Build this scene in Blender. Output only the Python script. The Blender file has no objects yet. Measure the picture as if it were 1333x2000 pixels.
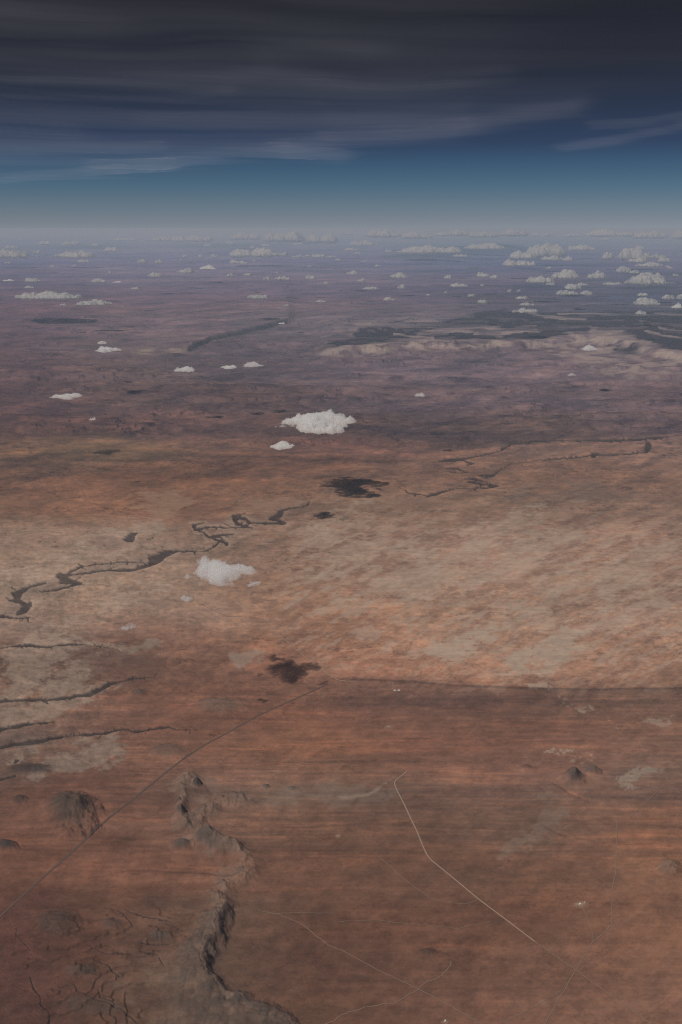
import bpy, math
import numpy as np
from mathutils import Vector

# one unit = one kilometre
sc = bpy.context.scene
col = sc.collection

# ------------------------------------------------------------------ camera
ALT = 10.5                                   # flight altitude above the plain
F = 1946.0                                   # focal length in photo pixels (35 mm on 36 mm high frame)
HORIZON = 446.0
PITCH = math.atan((1000.0 - HORIZON) / F)
CP, SP = math.cos(PITCH), math.sin(PITCH)
cam_d = bpy.data.cameras.new("camera")
cam = bpy.data.objects.new("camera", cam_d)
col.objects.link(cam)
cam.location = (0, 0, ALT)
cam.rotation_euler = (math.pi / 2 - PITCH, 0, 0)
cam_d.sensor_fit = 'VERTICAL'
cam_d.sensor_height = 36.0
cam_d.lens = F / 2000.0 * 36.0
cam_d.clip_start = 0.01
cam_d.clip_end = 20000.0
sc.camera = cam

# ------------------------------------------------------------------ sky, sun, exposure
SUN_EL, SUN_AZ = math.radians(58), math.radians(35)      # shadows run towards (cos az, sin az)
to_sun = Vector((-math.cos(SUN_AZ) * math.cos(SUN_EL), -math.sin(SUN_AZ) * math.cos(SUN_EL), math.sin(SUN_EL)))
world = bpy.data.worlds.new("World")
sc.world = world
world.use_nodes = True
wn, wl = world.node_tree.nodes, world.node_tree.links
wn.clear()
w_out = wn.new("ShaderNodeOutputWorld")
w_bg = wn.new("ShaderNodeBackground")
w_bg.inputs["Strength"].default_value = 0.10
w_tc = wn.new("ShaderNodeTexCoord")
w_sep = wn.new("ShaderNodeSeparateXYZ")
w_max = wn.new("ShaderNodeMath"); w_max.operation = 'MAXIMUM'; w_max.inputs[1].default_value = 0.0015
w_com = wn.new("ShaderNodeCombineXYZ")
w_sky = wn.new("ShaderNodeTexSky")
w_sky.sky_type = 'NISHITA'
w_sky.sun_disc = False
w_sky.sun_elevation = SUN_EL
w_sky.sun_rotation = math.atan2(to_sun.x, to_sun.y)
w_sky.altitude = 10500.0
w_sky.air_density = 1.0
w_sky.dust_density = 0.6
w_sky.ozone_density = 2.0
w_ramp = wn.new("ShaderNodeValToRGB")
cr = w_ramp.color_ramp
cr.interpolation = 'LINEAR'
SKY = [(0.0022, (0.587, 0.431, 0.361)), (0.0259, (0.575, 0.421, 0.342)), (0.056, (0.55, 0.422, 0.333)), (0.0988, (0.512, 0.426, 0.328)), (0.1835, (0.368, 0.397, 0.327)), (0.2672, (0.277, 0.325, 0.298)), (0.3498, (0.223, 0.218, 0.224)), (0.4311, (0.221, 0.196, 0.19)), (0.5507, (0.224, 0.17, 0.147)), (0.6673, (0.229, 0.15, 0.115)), (0.7808, (0.216, 0.144, 0.108)), (0.8875, (0.253, 0.153, 0.103))]
while len(cr.elements) < len(SKY):
    cr.elements.new(0.5)
for e, (p_, c_) in zip(cr.elements, SKY):
    e.position = p_; e.color = (*c_, 1)
w_mr = wn.new("ShaderNodeMapRange")
w_mr.inputs["From Min"].default_value = 0.0; w_mr.inputs["From Max"].default_value = 0.22
w_mul = wn.new("ShaderNodeMix"); w_mul.data_type = 'RGBA'; w_mul.blend_type = 'MULTIPLY'
w_mul.inputs["Factor"].default_value = 1.0
wl.new(w_tc.outputs["Generated"], w_sep.inputs[0])
wl.new(w_sep.outputs["Z"], w_max.inputs[0])
wl.new(w_sep.outputs["X"], w_com.inputs["X"]); wl.new(w_sep.outputs["Y"], w_com.inputs["Y"])
wl.new(w_max.outputs[0], w_com.inputs["Z"])
wl.new(w_com.outputs[0], w_sky.inputs["Vector"])
wl.new(w_max.outputs[0], w_mr.inputs["Value"]); wl.new(w_mr.outputs[0], w_ramp.inputs["Fac"])
wl.new(w_sky.outputs["Color"], w_mul.inputs["A"]); wl.new(w_ramp.outputs["Color"], w_mul.inputs["B"])
wl.new(w_mul.outputs["Result"], w_bg.inputs["Color"])
wl.new(w_bg.outputs[0], w_out.inputs["Surface"])

sun_d = bpy.data.lights.new("sun", 'SUN')
sun_d.energy = 3.0
sun_d.angle = math.radians(0.5)
sun_d.color = (1.0, 0.965, 0.925)
sun = bpy.data.objects.new("sun", sun_d)
sun.rotation_euler = to_sun.to_track_quat('Z', 'Y').to_euler()
col.objects.link(sun)

sc.view_settings.view_transform = 'Standard'
sc.view_settings.look = 'None'
sc.view_settings.exposure = -0.05
sc.view_settings.gamma = 1.0
sc.render.engine = 'CYCLES'
sc.cycles.volume_bounces = 5
sc.cycles.max_bounces = 8
sc.cycles.transparent_max_bounces = 48
sc.cycles.use_denoising = False
sc.cycles.use_adaptive_sampling = False
sc.cycles.sampling_pattern = 'BLUE_NOISE'
world.cycles.sampling_method = 'NONE'
sc.cycles.filter_width = 1.1

# ------------------------------------------------------------------ helpers
f32 = np.float32
def ss(a, b, x):
    t = np.clip((x - a) / (b - a), 0, 1)
    return t * t * (3 - 2 * t)

def _hash(ix, iy, seed):
    h = ix.astype(np.uint32) * np.uint32(374761393) + iy.astype(np.uint32) * np.uint32(668265263) + np.uint32(seed * 2246822519 & 0xffffffff)
    h = (h ^ (h >> np.uint32(13))) * np.uint32(1274126177)
    return h ^ (h >> np.uint32(16))

GA = np.linspace(0, 2 * np.pi, 64, endpoint=False)
GX, GY = np.cos(GA).astype(f32), np.sin(GA).astype(f32)
def perlin(x, y, seed=0):
    fx, fy = np.floor(x), np.floor(y)
    ix, iy = fx.astype(np.int64), fy.astype(np.int64)
    x = (x - fx).astype(f32); y = (y - fy).astype(f32)
    u = x * x * x * (x * (x * 6 - 15) + 10); v = y * y * y * (y * (y * 6 - 15) + 10)
    def g(dx, dy):
        h = _hash(ix + dx, iy + dy, seed) & np.uint32(63)
        return GX[h] * (x - dx) + GY[h] * (y - dy)
    a = g(0, 0); b = g(1, 0); c = g(0, 1); e = g(1, 1)
    a = a + u * (b - a); c = c + u * (e - c)
    return (a + v * (c - a)) * 1.5

def fbm(x, y, lam, octs, seed=0, gain=0.5, fp=None, ridged=False):
    """Fractal noise whose octaves fade out where they are finer than the local mesh spacing fp."""
    x = np.asarray(x, dtype=np.float64); y = np.asarray(y, dtype=np.float64)
    out = np.zeros(x.shape, f32); amp = 1.0; tot = 0.0
    for o in range(octs):
        l = lam * 0.5 ** o
        if fp is None:
            n = perlin(x / l + 17.3 * o, y / l - 9.1 * o, seed + o)
            out += amp * ((1 - 2 * np.abs(n)) if ridged else n)
        else:
            w = ss(0.9, 2.0, l / fp)
            m = w > 0.001
            if m.any():
                n = perlin(x[m] / l + 17.3 * o, y[m] / l - 9.1 * o, seed + o)
                out[m] += amp * w[m] * ((1 - 2 * np.abs(n)) if ridged else n)
        tot += amp; amp *= gain
    return out / tot * 1.6

def srgb2lin(c):
    c = np.asarray(c, f32) / 255.0
    return np.where(c <= 0.04045, c / 12.92, ((c + 0.055) / 1.055) ** 2.4).astype(f32)

def ray(x, y):
    u = (x - 666.5) / F; v = (1000.0 - y) / F
    return u, CP + v * SP, -SP + v * CP

def on_level(x, y, z):
    """Point of the plane at height z met by the sight line through photo pixel x, y."""
    rx, ry, rz = ray(x, y)
    t = (z - ALT) / rz
    return rx * t, ry * t

def seg_dist(U, V, pts, asp):
    """Distance to a polyline with V scaled by asp, and the width value carried along it."""
    best = np.full(U.shape, 1e9, f32); wid = np.zeros(U.shape, f32); side = np.zeros(U.shape, f32); along = np.zeros(U.shape, f32)
    acc = 0.0
    for (a, b) in zip(pts[:-1], pts[1:]):
        ax, ay, bx, by = a[0], a[1], b[0], b[1]
        wa, wb = (a[2], b[2]) if len(a) > 2 else (1, 1)
        dx, dy = (bx - ax), (by - ay)
        L = math.hypot(dx, dy) or 1e-6
        t = np.clip(((U - ax) * dx + (V - ay) * dy * asp * asp) / (dx * dx + dy * dy * asp * asp + 1e-9), 0, 1)
        ex = U - (ax + t * dx); ey = (V - (ay + t * dy)) * asp
        dd = np.sqrt(ex * ex + ey * ey)
        m = dd < best
        best = np.where(m, dd, best); wid = np.where(m, wa + t * (wb - wa), wid)
        side = np.where(m, dx * (V - ay) - dy * (U - ax), side)
        along = np.where(m, acc + t * L, along); acc += L
    return best, wid, side, along

def poly_sd(U, V, pts, asp=1.0):
    """Signed distance to a polygon, positive inside."""
    d, _, _, _ = seg_dist(U, V, list(pts) + [pts[0]], asp)
    inside = np.zeros(U.shape, bool)
    n = len(pts)
    for i in range(n):
        x1, y1 = pts[i][:2]; x2, y2 = pts[(i + 1) % n][:2]
        if y1 == y2: continue
        c = (y1 > V) != (y2 > V)
        inside ^= c & (U < (x2 - x1) * (V - y1) / (y2 - y1) + x1)
    return np.where(inside, d, -d)

def tag(o, label=None, cat=None, group=None, kind=None):
    if label: o["label"] = label
    if cat: o["category"] = cat
    if group: o["group"] = group
    if kind: o["kind"] = kind
    return o

def grid_faces(nr, nc):
    i = np.arange(nr * nc, dtype=np.int32).reshape(nr, nc)
    return np.stack([i[:-1, :-1], i[:-1, 1:], i[1:, 1:], i[1:, :-1]], -1).reshape(-1, 4)

def mesh_np(name, verts, quads, mat, smooth=True, parent=None):
    me = bpy.data.meshes.new(name)
    quads = np.asarray(quads, np.int32)
    k = quads.shape[1]
    me.vertices.add(len(verts)); me.vertices.foreach_set("co", np.asarray(verts, f32).ravel())
    me.loops.add(quads.size); me.loops.foreach_set("vertex_index", quads.ravel())
    me.polygons.add(len(quads)); me.polygons.foreach_set("loop_start", np.arange(len(quads), dtype=np.int32) * k)
    me.update(calc_edges=True)
    me.validate()
    if smooth:
        me.polygons.foreach_set("use_smooth", np.ones(len(me.polygons), bool))
    me.materials.append(mat)
    o = bpy.data.objects.new(name, me)
    col.objects.link(o)
    if parent: o.parent = parent
    return o

def new_mat(name):
    m = bpy.data.materials.new(name); m.use_nodes = True
    m.node_tree.nodes.clear()
    return m, m.node_tree.nodes, m.node_tree.links

def simple_mat(name, c, rough=0.9, noise=0.15, scale=30.0):
    m, n, l = new_mat(name)
    out = n.new("ShaderNodeOutputMaterial"); b = n.new("ShaderNodeBsdfPrincipled")
    b.inputs["Roughness"].default_value = rough
    b.inputs["Specular IOR Level"].default_value = 0.15
    tc = n.new("ShaderNodeTexCoord"); nz = n.new("ShaderNodeTexNoise"); nz.inputs["Scale"].default_value = scale
    nz.inputs["Detail"].default_value = 6
    mx = n.new("ShaderNodeMix"); mx.data_type = 'RGBA'
    mx.inputs["A"].default_value = (*[v * (1 - noise) for v in c], 1); mx.inputs["B"].default_value = (*[min(1, v * (1 + noise)) for v in c], 1)
    l.new(tc.outputs["Object"], nz.inputs["Vector"]); l.new(nz.outputs["Fac"], mx.inputs["Factor"])
    l.new(mx.outputs["Result"], b.inputs["Base Color"]); l.new(b.outputs[0], out.inputs["Surface"])
    return m

# ------------------------------------------------------------------ ground sheet
# rows and columns spaced by how the plain recedes: dense near, wide far; wide margins outside the frame
STEP = 1.5
Uc = np.arange(-110, 1445, STEP)
Ul = -110 - np.geomspace(4, 7000, 26)[::-1]; Ur = Uc[-1] + np.geomspace(4, 7000, 26)
Ucols = np.concatenate([Ul, Uc, Ur])
Vrows = np.concatenate([[454.0, 456.0, 458.0, 460.0], np.arange(461.5, 2060, STEP)])
dep = PITCH - np.arctan((1000.0 - Vrows) / F)
Drow = ALT / np.tan(dep)
near_rows = np.concatenate([Drow[-1] - np.geomspace(0.15, 70, 14)])
Dall = np.concatenate([Drow, near_rows])
Vall = np.concatenate([Vrows, Vrows[-1] + np.arange(1, 15) * 2.0])
axis = Dall * CP + ALT * SP
axis[len(Drow):] = axis[len(Drow) - 1]
NR, NC = len(Dall), len(Ucols)
U = np.broadcast_to(Ucols[None, :], (NR, NC)).astype(f32)
V = np.broadcast_to(Vall[:, None], (NR, NC)).astype(f32)
X = ((Ucols[None, :] - 666.5) / F * axis[:, None])
Y = np.broadcast_to(Dall[:, None], (NR, NC))
fp1 = np.abs(np.gradient(Dall)); fp1[len(Drow):] = fp1[len(Drow) - 1]
FPY = np.broadcast_to(fp1[:, None], (NR, NC))                       # spacing along the view
FPX = np.broadcast_to((STEP / F * axis)[:, None], (NR, NC))         # spacing across
sind = np.sin(np.clip(dep, 0.004, 2)); sind = np.concatenate([sind, np.full(14, sind[-1])])
ASP = np.broadcast_to((1.0 / sind)[:, None], (NR, NC)).astype(f32)   # ground metres per pixel down over across
slant = np.sqrt(Y ** 2 + ALT ** 2 + X ** 2)
dd = np.clip(Y, 9, None)
LU, LV = X / dd * 3.0, np.log(dd) * 3.0                              # scale-free coordinates for warps
FPL = (3.0 * FPY / dd).astype(f32) * 0.8
w1 = fbm(LU, LV, 0.4, 6, 11, 0.6, FPL); w2 = fbm(LU, LV, 0.4, 6, 21, 0.6, FPL)
wf1 = fbm(LU, LV, 0.07, 4, 31, 0.7, FPL); wf2 = fbm(LU, LV, 0.07, 4, 41, 0.7, FPL)
det = fbm(LU, LV, 0.14, 6, 401, 0.8, FPL)
detF = fbm(LU / 22, LV - 0.02 * w1 + 0.004 * LU, 0.06, 4, 421, 0.85, FPL)
detS = fbm(LU / 6, LV - 0.02 * w1, 0.14, 5, 411, 0.8, FPL)
UW = (U + 60 * w1 + 12 * wf1).astype(f32); VW = (V + (55 * w2 + 12 * wf2) / np.minimum(ASP, 8)).astype(f32)
UF = (U + 3.5 * wf1).astype(f32); VF = (V + 3.5 * wf2 / ASP).astype(f32)

# --- base soil colours of the regions of the plain: place on the plain -> colour as it appears in daylight, near-left vignette darkening included
CTRL = {
 505: [(0,104,108,122),(300,108,110,124),(667,106,108,122),(950,96,104,120),(1250,104,106,120)],
 540: [(0,102,98,112),(300,106,102,114),(667,106,102,114),(1000,98,98,112),(1300,96,98,112)],
 575: [(0,96,88,100),(300,100,92,104),(667,102,92,104),(950,92,88,102),(1250,86,90,104)],
 605: [(0,95,85,94),(300,101,90,96),(667,100,92,98),(900,90,88,98),(1250,84,88,100)],
 640: [(0,93,80,85),(300,99,88,91),(667,97,90,93),(900,100,93,97),(1250,98,90,96)],
 680: [(0,91,77,80),(300,96,85,85),(500,84,77,84),(667,96,86,86),(900,96,86,88),(1200,100,88,90)],
 720: [(0,90,74,75),(300,94,81,79),(500,84,76,79),(800,98,85,88),(1100,99,86,88),(1333,100,87,88)],
 780: [(0,85,70,70),(300,88,74,72),(500,84,72,71),(800,92,80,81),(1100,93,81,82),(1333,92,78,78)],
 840: [(0,83,67,65),(300,90,73,70),(600,87,72,68),(800,84,72,70),(1000,83,72,69),(1300,88,76,75)],
 880: [(0,94,76,69),(200,105,88,74),(500,98,78,72),(700,101,79,74),(1000,103,85,78),(1300,112,92,84)],
 920: [(0,92,73,66),(130,87,71,66),(300,94,73,65),(600,105,80,70),(900,108,86,76),(1200,112,88,76)],
 960: [(0,105,78,65),(200,110,82,68),(300,118,84,66),(600,110,86,72),(900,112,88,75),(1300,112,88,76)],
 1000:[(0,109,82,68),(300,124,88,68),(450,105,82,72),(700,110,90,76),(900,117,92,77),(1200,112,90,78)],
 1050:[(0,104,81,68),(150,112,90,76),(400,109,88,75),(700,118,95,78),(1000,125,100,84),(1300,120,96,80)],
 1100:[(0,110,92,78),(300,112,90,76),(600,113,91,75),(900,128,102,85),(1200,126,100,82)],
 1150:[(0,106,87,74),(200,117,95,79),(400,112,87,71),(600,118,91,73),(900,130,104,85),(1200,128,102,82)],
 1200:[(0,103,83,72),(300,112,86,72),(600,122,92,72),(900,134,106,84),(1100,130,104,84),(1300,124,102,86)],
 1250:[(0,104,84,73),(300,108,80,68),(600,120,88,68),(900,135,105,84),(1100,132,104,84),(1300,126,98,78)],
 1310:[(0,97,74,63),(300,100,74,62),(600,112,80,64),(800,128,93,73),(1000,133,103,82),(1300,126,96,76)],
 1360:[(0,104,83,71),(300,101,72,60),(600,102,73,60),(800,103,75,65),(1000,103,77,65),(1300,106,80,66)],
 1400:[(0,104,84,72),(300,98,72,62),(500,112,76,60),(800,104,74,62),(1000,102,76,64),(1300,104,80,68)],
 1450:[(0,100,80,70),(300,104,74,62),(500,114,79,60),(800,106,74,60),(1000,104,74,62),(1300,104,78,66)],
 1500:[(0,93,73,62),(300,107,74,60),(500,110,78,62),(800,98,74,62),(1000,107,76,64),(1300,106,84,72)],
 1550:[(0,92,66,56),(200,98,66,54),(500,100,80,68),(800,92,70,60),(1000,96,74,64),(1300,104,80,68)],
 1600:[(0,90,64,54),(250,100,68,55),(400,98,74,62),(600,92,70,58),(800,88,66,56),(1000,92,72,62),(1300,104,76,62)],
 1700:[(0,88,60,50),(200,101,68,54),(400,101,70,56),(600,86,64,54),(800,86,64,54),(1000,88,66,55),(1300,108,78,62)],
 1800:[(0,80,54,46),(200,84,58,48),(380,92,72,60),(600,81,59,50),(800,88,64,54),(1000,92,66,54),(1300,102,74,60)],
 1900:[(0,76,50,44),(150,80,56,48),(350,90,70,58),(600,78,58,50),(800,87,64,54),(1000,98,72,60),(1300,104,76,62)],
 1990:[(0,71,47,41),(150,81,58,48),(350,82,64,54),(600,80,60,50),(800,88,64,54),(1000,100,74,62),(1300,106,78,64)],
}
cp = np.array([(x, y, r, g, b) for y, row in CTRL.items() for (x, r, g, b) in row], f32)
cp[:, 2:] *= np.array((1.12, 1.13, 1.18), f32)
_f = ((cp[:, 1] > 620) & (cp[:, 1] < 860))[:, None]
cp[:, 2:] = np.where(_f, cp[:, 2:] * np.array((1.025, 1.035, 1.07), f32), cp[:, 2:])
_n = (cp[:, 1] > 1580)[:, None]
cp[:, 2:] = np.where(_n, cp[:, 2:] * np.array((1.06, 1.03, 1.0), f32), cp[:, 2:])
_b = ((cp[:, 1] > 1020) & (cp[:, 1] < 1320) & (cp[:, 0] > 560))[:, None]
cp[:, 2:] = np.where(_b, cp[:, 2:] * np.array((1.06, 1.035, 1.05), f32), cp[:, 2:])
K_DIR = np.array((0.785, 0.785, 0.785), f32)         # sunlit radiance of a white plain under this sun and exposure
HAZE_D, HAZE_C, HAZE_E = 0.0032, np.array((0.49, 0.715, 0.97), f32), np.array((0.62, 0.80, 1.0), f32)
HAZE_L = np.array((0.235, 0.254, 0.285), f32)
def soil(Uq, Vq, sl):
    out = np.zeros((Uq.size, 3), f32)
    Uq = np.clip(Uq.ravel(), 0, 1333); Vq = np.clip(Vq.ravel(), 505, 1995)
    lin = srgb2lin(cp[:, 2:])
    for s in range(0, Uq.size, 60000):
        a = Uq[s:s + 60000, None]; b = Vq[s:s + 60000, None]
        sv = np.where(b < 900, 17, 24)
        e = -((a - cp[None, :, 0]) / 125) ** 2 / 2 - ((b - cp[None, :, 1]) / sv) ** 2 / 2
        e = np.exp(e - e.max(1, keepdims=True))
        out[s:s + 60000] = (e @ lin) / e.sum(1, keepdims=True)
    T = np.exp(-np.clip(sl.ravel(), 0, 330)[:, None] * HAZE_D * HAZE_E[None, :])
    a = (out - HAZE_L * (1 - T)) / (K_DIR * T)
    return np.clip(a, (0.06, 0.05, 0.035), (0.5, 0.42, 0.36)).astype(f32)
ALB = soil(UW, VW, slant).reshape(NR, NC, 3)
H = np.zeros((NR, NC), f32)

def tint(mask, rgb):
    """Blend the soil towards another soil colour where mask says so."""
    global ALB
    m = np.clip(mask, 0, 1)[..., None]
    ALB = ALB * (1 - m) + np.asarray(rgb, f32) * m
def scale(mask, rgb):
    global ALB
    m = np.clip(mask, 0, 1)[..., None]
    ALB = ALB * (1 - m + m * np.asarray(rgb, f32))

# --- relief of the plain
H += 0.035 * fbm(X, Y, 14, 8, 3, 0.5, FPY)
H += 0.05 * fbm(X, Y, 3.0, 6, 7, 0.55, FPY, ridged=True) * ss(-0.2, 0.4, fbm(LU, LV, 0.5, 3, 8)) * ss(38, 55, Y)
H += 0.10 * fbm(X, Y, 9.0, 6, 9, 0.55, FPY, ridged=True) * ss(45, 65, Y)
H += 0.30 * ss(90, 200, Y) * fbm(X, Y, 60, 4, 5, 0.5, FPY)

# --- streaks of blown sand, mottling
fpS = np.maximum(FPY, 0.0)
tilt = 0.06
Xs, Ys = X + 0.1 * Y, Y - tilt * X + 0.35 * fbm(X, Y, 9, 3, 55)
streak = fbm(Xs / 14, Ys, 3.2, 7, 61, 0.62, FPY)
streak2 = fbm(Xs / 9, Ys, 1.1, 5, 71, 0.65, FPY)
streakL = fbm(LU / 9, LV + 0.02 * w1, 0.22, 4, 81, 0.65)
mott = fbm(X, Y, 5, 8, 91, 0.6, FPY)
mottL = fbm(LU / 3.0, LV, 0.16, 5, 101, 0.62)
near = ss(1290, 1420, V)
mid = ss(930, 1010, V) * (1 - ss(1310, 1345, V))
far = 1 - ss(560, 700, V)
lum = 0.02 * streak + 0.02 * streak2 + 0.05 * mott + 0.02 * streakL + 0.05 * mottL
lum += (0.28 - 0.14 * near) * det + (0.03 + 0.02 * near) * detS + (0.01 + 0.03 * near) * detF
ALB *= np.exp(1.1 * lum)[..., None]
hue = fbm(X / 2, Y, 4.5, 6, 111, 0.6, FPY) * 0.35 + 0.10 * detS + 0.10 * detF + 0.3 * mottL
ALB *= np.stack([1 + 0.08 * hue, 1 - 0.01 * hue, 1 - 0.09 * hue], -1)
# soil boundaries, flow marks, scrub and drainage lines: crisp ragged edges at several sizes
ga = math.radians(58)
GU, GV = LU * math.cos(ga) + LV * math.sin(ga), -LU * math.sin(ga) + LV * math.cos(ga)
def edge(n, w=0.05): return ss(-w, w, n)
zn = (1 - 0.62 * near) * (1 - 0.25 * mid)
P1 = fbm(LU * 0.85, LV, 0.30, 8, 431, 0.72, FPL); P2 = fbm(GU * 0.30 + 0.05 * w1, GV + 0.04 * w2, 0.10, 7, 441, 0.76, FPL)
P3 = fbm(LU * 0.8, LV, 0.08, 6, 445, 0.78, FPL); P4 = fbm(LU, LV, 0.035, 4, 448, 0.9, FPL)
pat = ss(-0.25, 0.25, mottL + 0.5 * mott)
scale(edge(P1 - 0.06) * 0.8 * zn, (0.831, 0.861, 0.903)); scale(edge(-P1 - 0.22) * 0.8 * zn, (1.157, 1.121, 1.061))
scale(edge(P2 - 0.10) * 0.85 * zn, (1.205, 1.157, 1.097)); scale(edge(-P2 - 0.24) * 0.85 * zn, (0.794, 0.813, 0.842))
scale(edge(P3 - 0.16) * 0.8 * zn, (1.145, 1.109, 1.048)); scale(edge(-P3 - 0.20) * 0.8 * zn, (0.818, 0.831, 0.867))
scale(edge(P4 - 0.26) * pat * 0.8 * (1 - 0.4 * near), (0.734, 0.747, 0.782)); scale(edge(-P4 - 0.30) * (1 - pat) * 0.7 * (1 - 0.4 * near), (1.205, 1.169, 1.121))
def lines(lam, octs, seed, wd, k=0.8):
    n_ = fbm(LU * k + 0.10 * w1, LV + 0.06 * w2, lam, octs, seed, 0.5, FPL)
    return 1 - ss(0.25 * wd, wd, np.abs(n_))
scale(lines(0.16, 4, 451, 0.05) * pat * (0.8 - 0.5 * near), (0.589, 0.577, 0.613))
scale(lines(0.09, 4, 461, 0.05) * (1 - pat) * (0.7 - 0.4 * near), (1.290, 1.242, 1.181))
scale(lines(0.06, 3, 471, 0.06) * pat * (0.6 - 0.3 * near), (0.686, 0.686, 0.722))
# thin wind streaks over the near plain
S1 = fbm(LU / 12, LV + 0.015 * w1 + 0.004 * LU, 0.13, 5, 481, 0.72, FPL)
zs = near * (1 - 0.75 * ss(1640, 1760, V))
scale(edge(S1 - 0.30, 0.035) * zs * 0.8, (1.20, 1.12, 1.05)); scale(edge(-S1 - 0.30, 0.05) * zs * 0.5, (0.85, 0.87, 0.90))
S2 = fbm(LU / 26, LV + 0.01 * w1 + 0.004 * LU, 0.05, 4, 491, 0.8, FPL)
scale(edge(S2 - 0.26, 0.03) * near * (1 - 0.6 * ss(1640, 1760, V)) * pat * 0.8, (1.18, 1.12, 1.06)); scale(edge(-S2 - 0.40, 0.03) * near * (1 - pat) * 0.5, (0.86, 0.87, 0.90))
scale(edge(P2 - 0.22, 0.04) * near * 0.5, (1.12, 1.08, 1.04)); scale(edge(-P3 - 0.26, 0.04) * near * 0.35, (0.88, 0.89, 0.91))
# long thin sand streaks drawn out by the wind, bright and dark
rs = np.random.default_rng(21)
brt = np.zeros((NR, NC), f32); drk = np.zeros((NR, NC), f32)
for k_ in range(260):
    v0 = 1350 + 330 * rs.random() ** 0.8 if k_ < 210 else rs.uniform(1660, 1960)
    u0 = rs.uniform(150, 1400) if k_ < 210 else rs.uniform(560, 1400); ln = rs.uniform(50, 300); th0 = rs.uniform(0.8, 2.4); st0 = rs.uniform(0.35, 1.0) * (1 if k_ < 210 else 0.5)
    r0 = np.searchsorted(Vall, v0 - 14); r1 = np.searchsorted(Vall, v0 + 14); c0 = np.searchsorted(Ucols, u0 - ln); c1 = np.searchsorted(Ucols, u0 + ln)
    q_ = (slice(r0, r1), slice(c0, c1)); t_ = (U[q_] - u0) / ln
    dv = V[q_] - v0 - t_ * ln * rs.uniform(-0.02, 0.035) - 5 * rs.uniform(-1, 1) * t_ ** 2 - 2.0 * w2[q_]
    m_ = np.exp(-(dv / (th0 * (1 + np.where(dv > 0, 0.9, 0)))) ** 2) * np.clip(1 - t_ ** 2, 0, 1) ** 0.8 * st0 * np.clip(0.8 + 0.7 * det[q_], 0, 1)
    if rs.random() < 0.6: brt[q_] = np.maximum(brt[q_], m_)
    else: drk[q_] = np.maximum(drk[q_], m_)
scale(brt * 0.9, (1.42, 1.26, 1.12)); scale(drk * 0.8, (0.68, 0.70, 0.75))
# broad orange bands over the brown plain, purple and grey streaks far away
os_ = fbm(Xs / 22, Ys + 0.05 * mott, 1.5, 5, 121, 0.68, FPY)
scale(ss(0.25, 0.5, os_) * zs * ss(300, 520, U + 100 * w1) * 0.5, (1.24, 1.15, 1.06))
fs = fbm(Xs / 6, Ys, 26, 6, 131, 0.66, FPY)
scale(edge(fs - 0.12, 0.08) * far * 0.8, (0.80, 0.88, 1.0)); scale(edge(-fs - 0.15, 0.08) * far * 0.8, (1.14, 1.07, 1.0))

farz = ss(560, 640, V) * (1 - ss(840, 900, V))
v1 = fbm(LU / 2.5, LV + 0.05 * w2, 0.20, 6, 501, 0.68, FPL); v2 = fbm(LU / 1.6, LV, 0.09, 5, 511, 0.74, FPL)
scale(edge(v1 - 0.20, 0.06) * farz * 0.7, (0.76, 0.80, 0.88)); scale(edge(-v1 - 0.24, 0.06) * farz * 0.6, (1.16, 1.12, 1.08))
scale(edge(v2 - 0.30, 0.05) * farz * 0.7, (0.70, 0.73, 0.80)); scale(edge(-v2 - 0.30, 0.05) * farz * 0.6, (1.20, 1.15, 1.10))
for sd0, lam0 in ((521, 0.30), (531, 0.16)):
    nl = fbm(LU / 2.2 + 0.10 * w1, LV + 0.04 * w2, lam0, 4, sd0, 0.5, FPL)
    scale((1 - ss(0.01, 0.035, np.abs(nl))) * farz * ss(-0.2, 0.3, det + mottL) * 0.9, (0.55, 0.56, 0.62))
    H += 0.12 * ss(-0.02, 0.02, nl) * farz * ss(-0.1, 0.3, mottL)

# --- patches of pale bare rock with a grain that runs to the upper right
grain = 1.5 * fbm(GU / 4.0 + 0.12 * w1, GV + 0.10 * w2, 0.16, 6, 141, 0.75, FPL) + 0.8 * det
def patch(poly, soft, lo, hi, rgb, k=1.0, noise=None):
    sd = poly_sd(UW, VW, poly, 1.0)
    n = grain if noise is None else noise
    if noise is not None: n = 1.4 * noise + 0.8 * det + 0.5 * detS
    m = ss(lo, hi + 0.15, 1.5 * n + np.clip(sd / soft, -2.0, 0.35)) * ss(-soft * 1.6, -soft * 0.2, sd + 4 * wf1)
    tint(m * k, rgb); return m
PALE = (0.405, 0.288, 0.210)
patch([(640,1010),(800,1040),(1000,990),(1250,1060),(1333,1110),(1333,1200),(1200,1180),(1000,1240),(800,1180),(660,1160),(560,1100)], 60, -0.1, 0.75, (0.38,0.272,0.198), 0.7)
patch([(640,1010),(900,1040),(1250,1090),(1333,1150),(1100,1240),(800,1200),(640,1130)], 60, 0.75, 1.1, (0.24,0.155,0.105), 0.4, -grain)
sandz = ss(-60, 60, poly_sd(UW, VW, [(560,1010),(1333,1010),(1445,1060),(1445,1335),(1333,1335),(1000,1335),(800,1322),(640,1290),(540,1200)]))
scale(sandz * 0.9, (1.07, 1.06, 1.05))
P5 = fbm(GU * 0.35, GV, 0.05, 5, 541, 0.82, FPL)
tint(sandz * edge(P5 + 0.35 * P2 - 0.12, 0.08) * 0.42, (0.47, 0.355, 0.27)); scale(sandz * edge(-P5 - 0.26, 0.05) * 0.6, (0.82, 0.81, 0.82))
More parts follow.
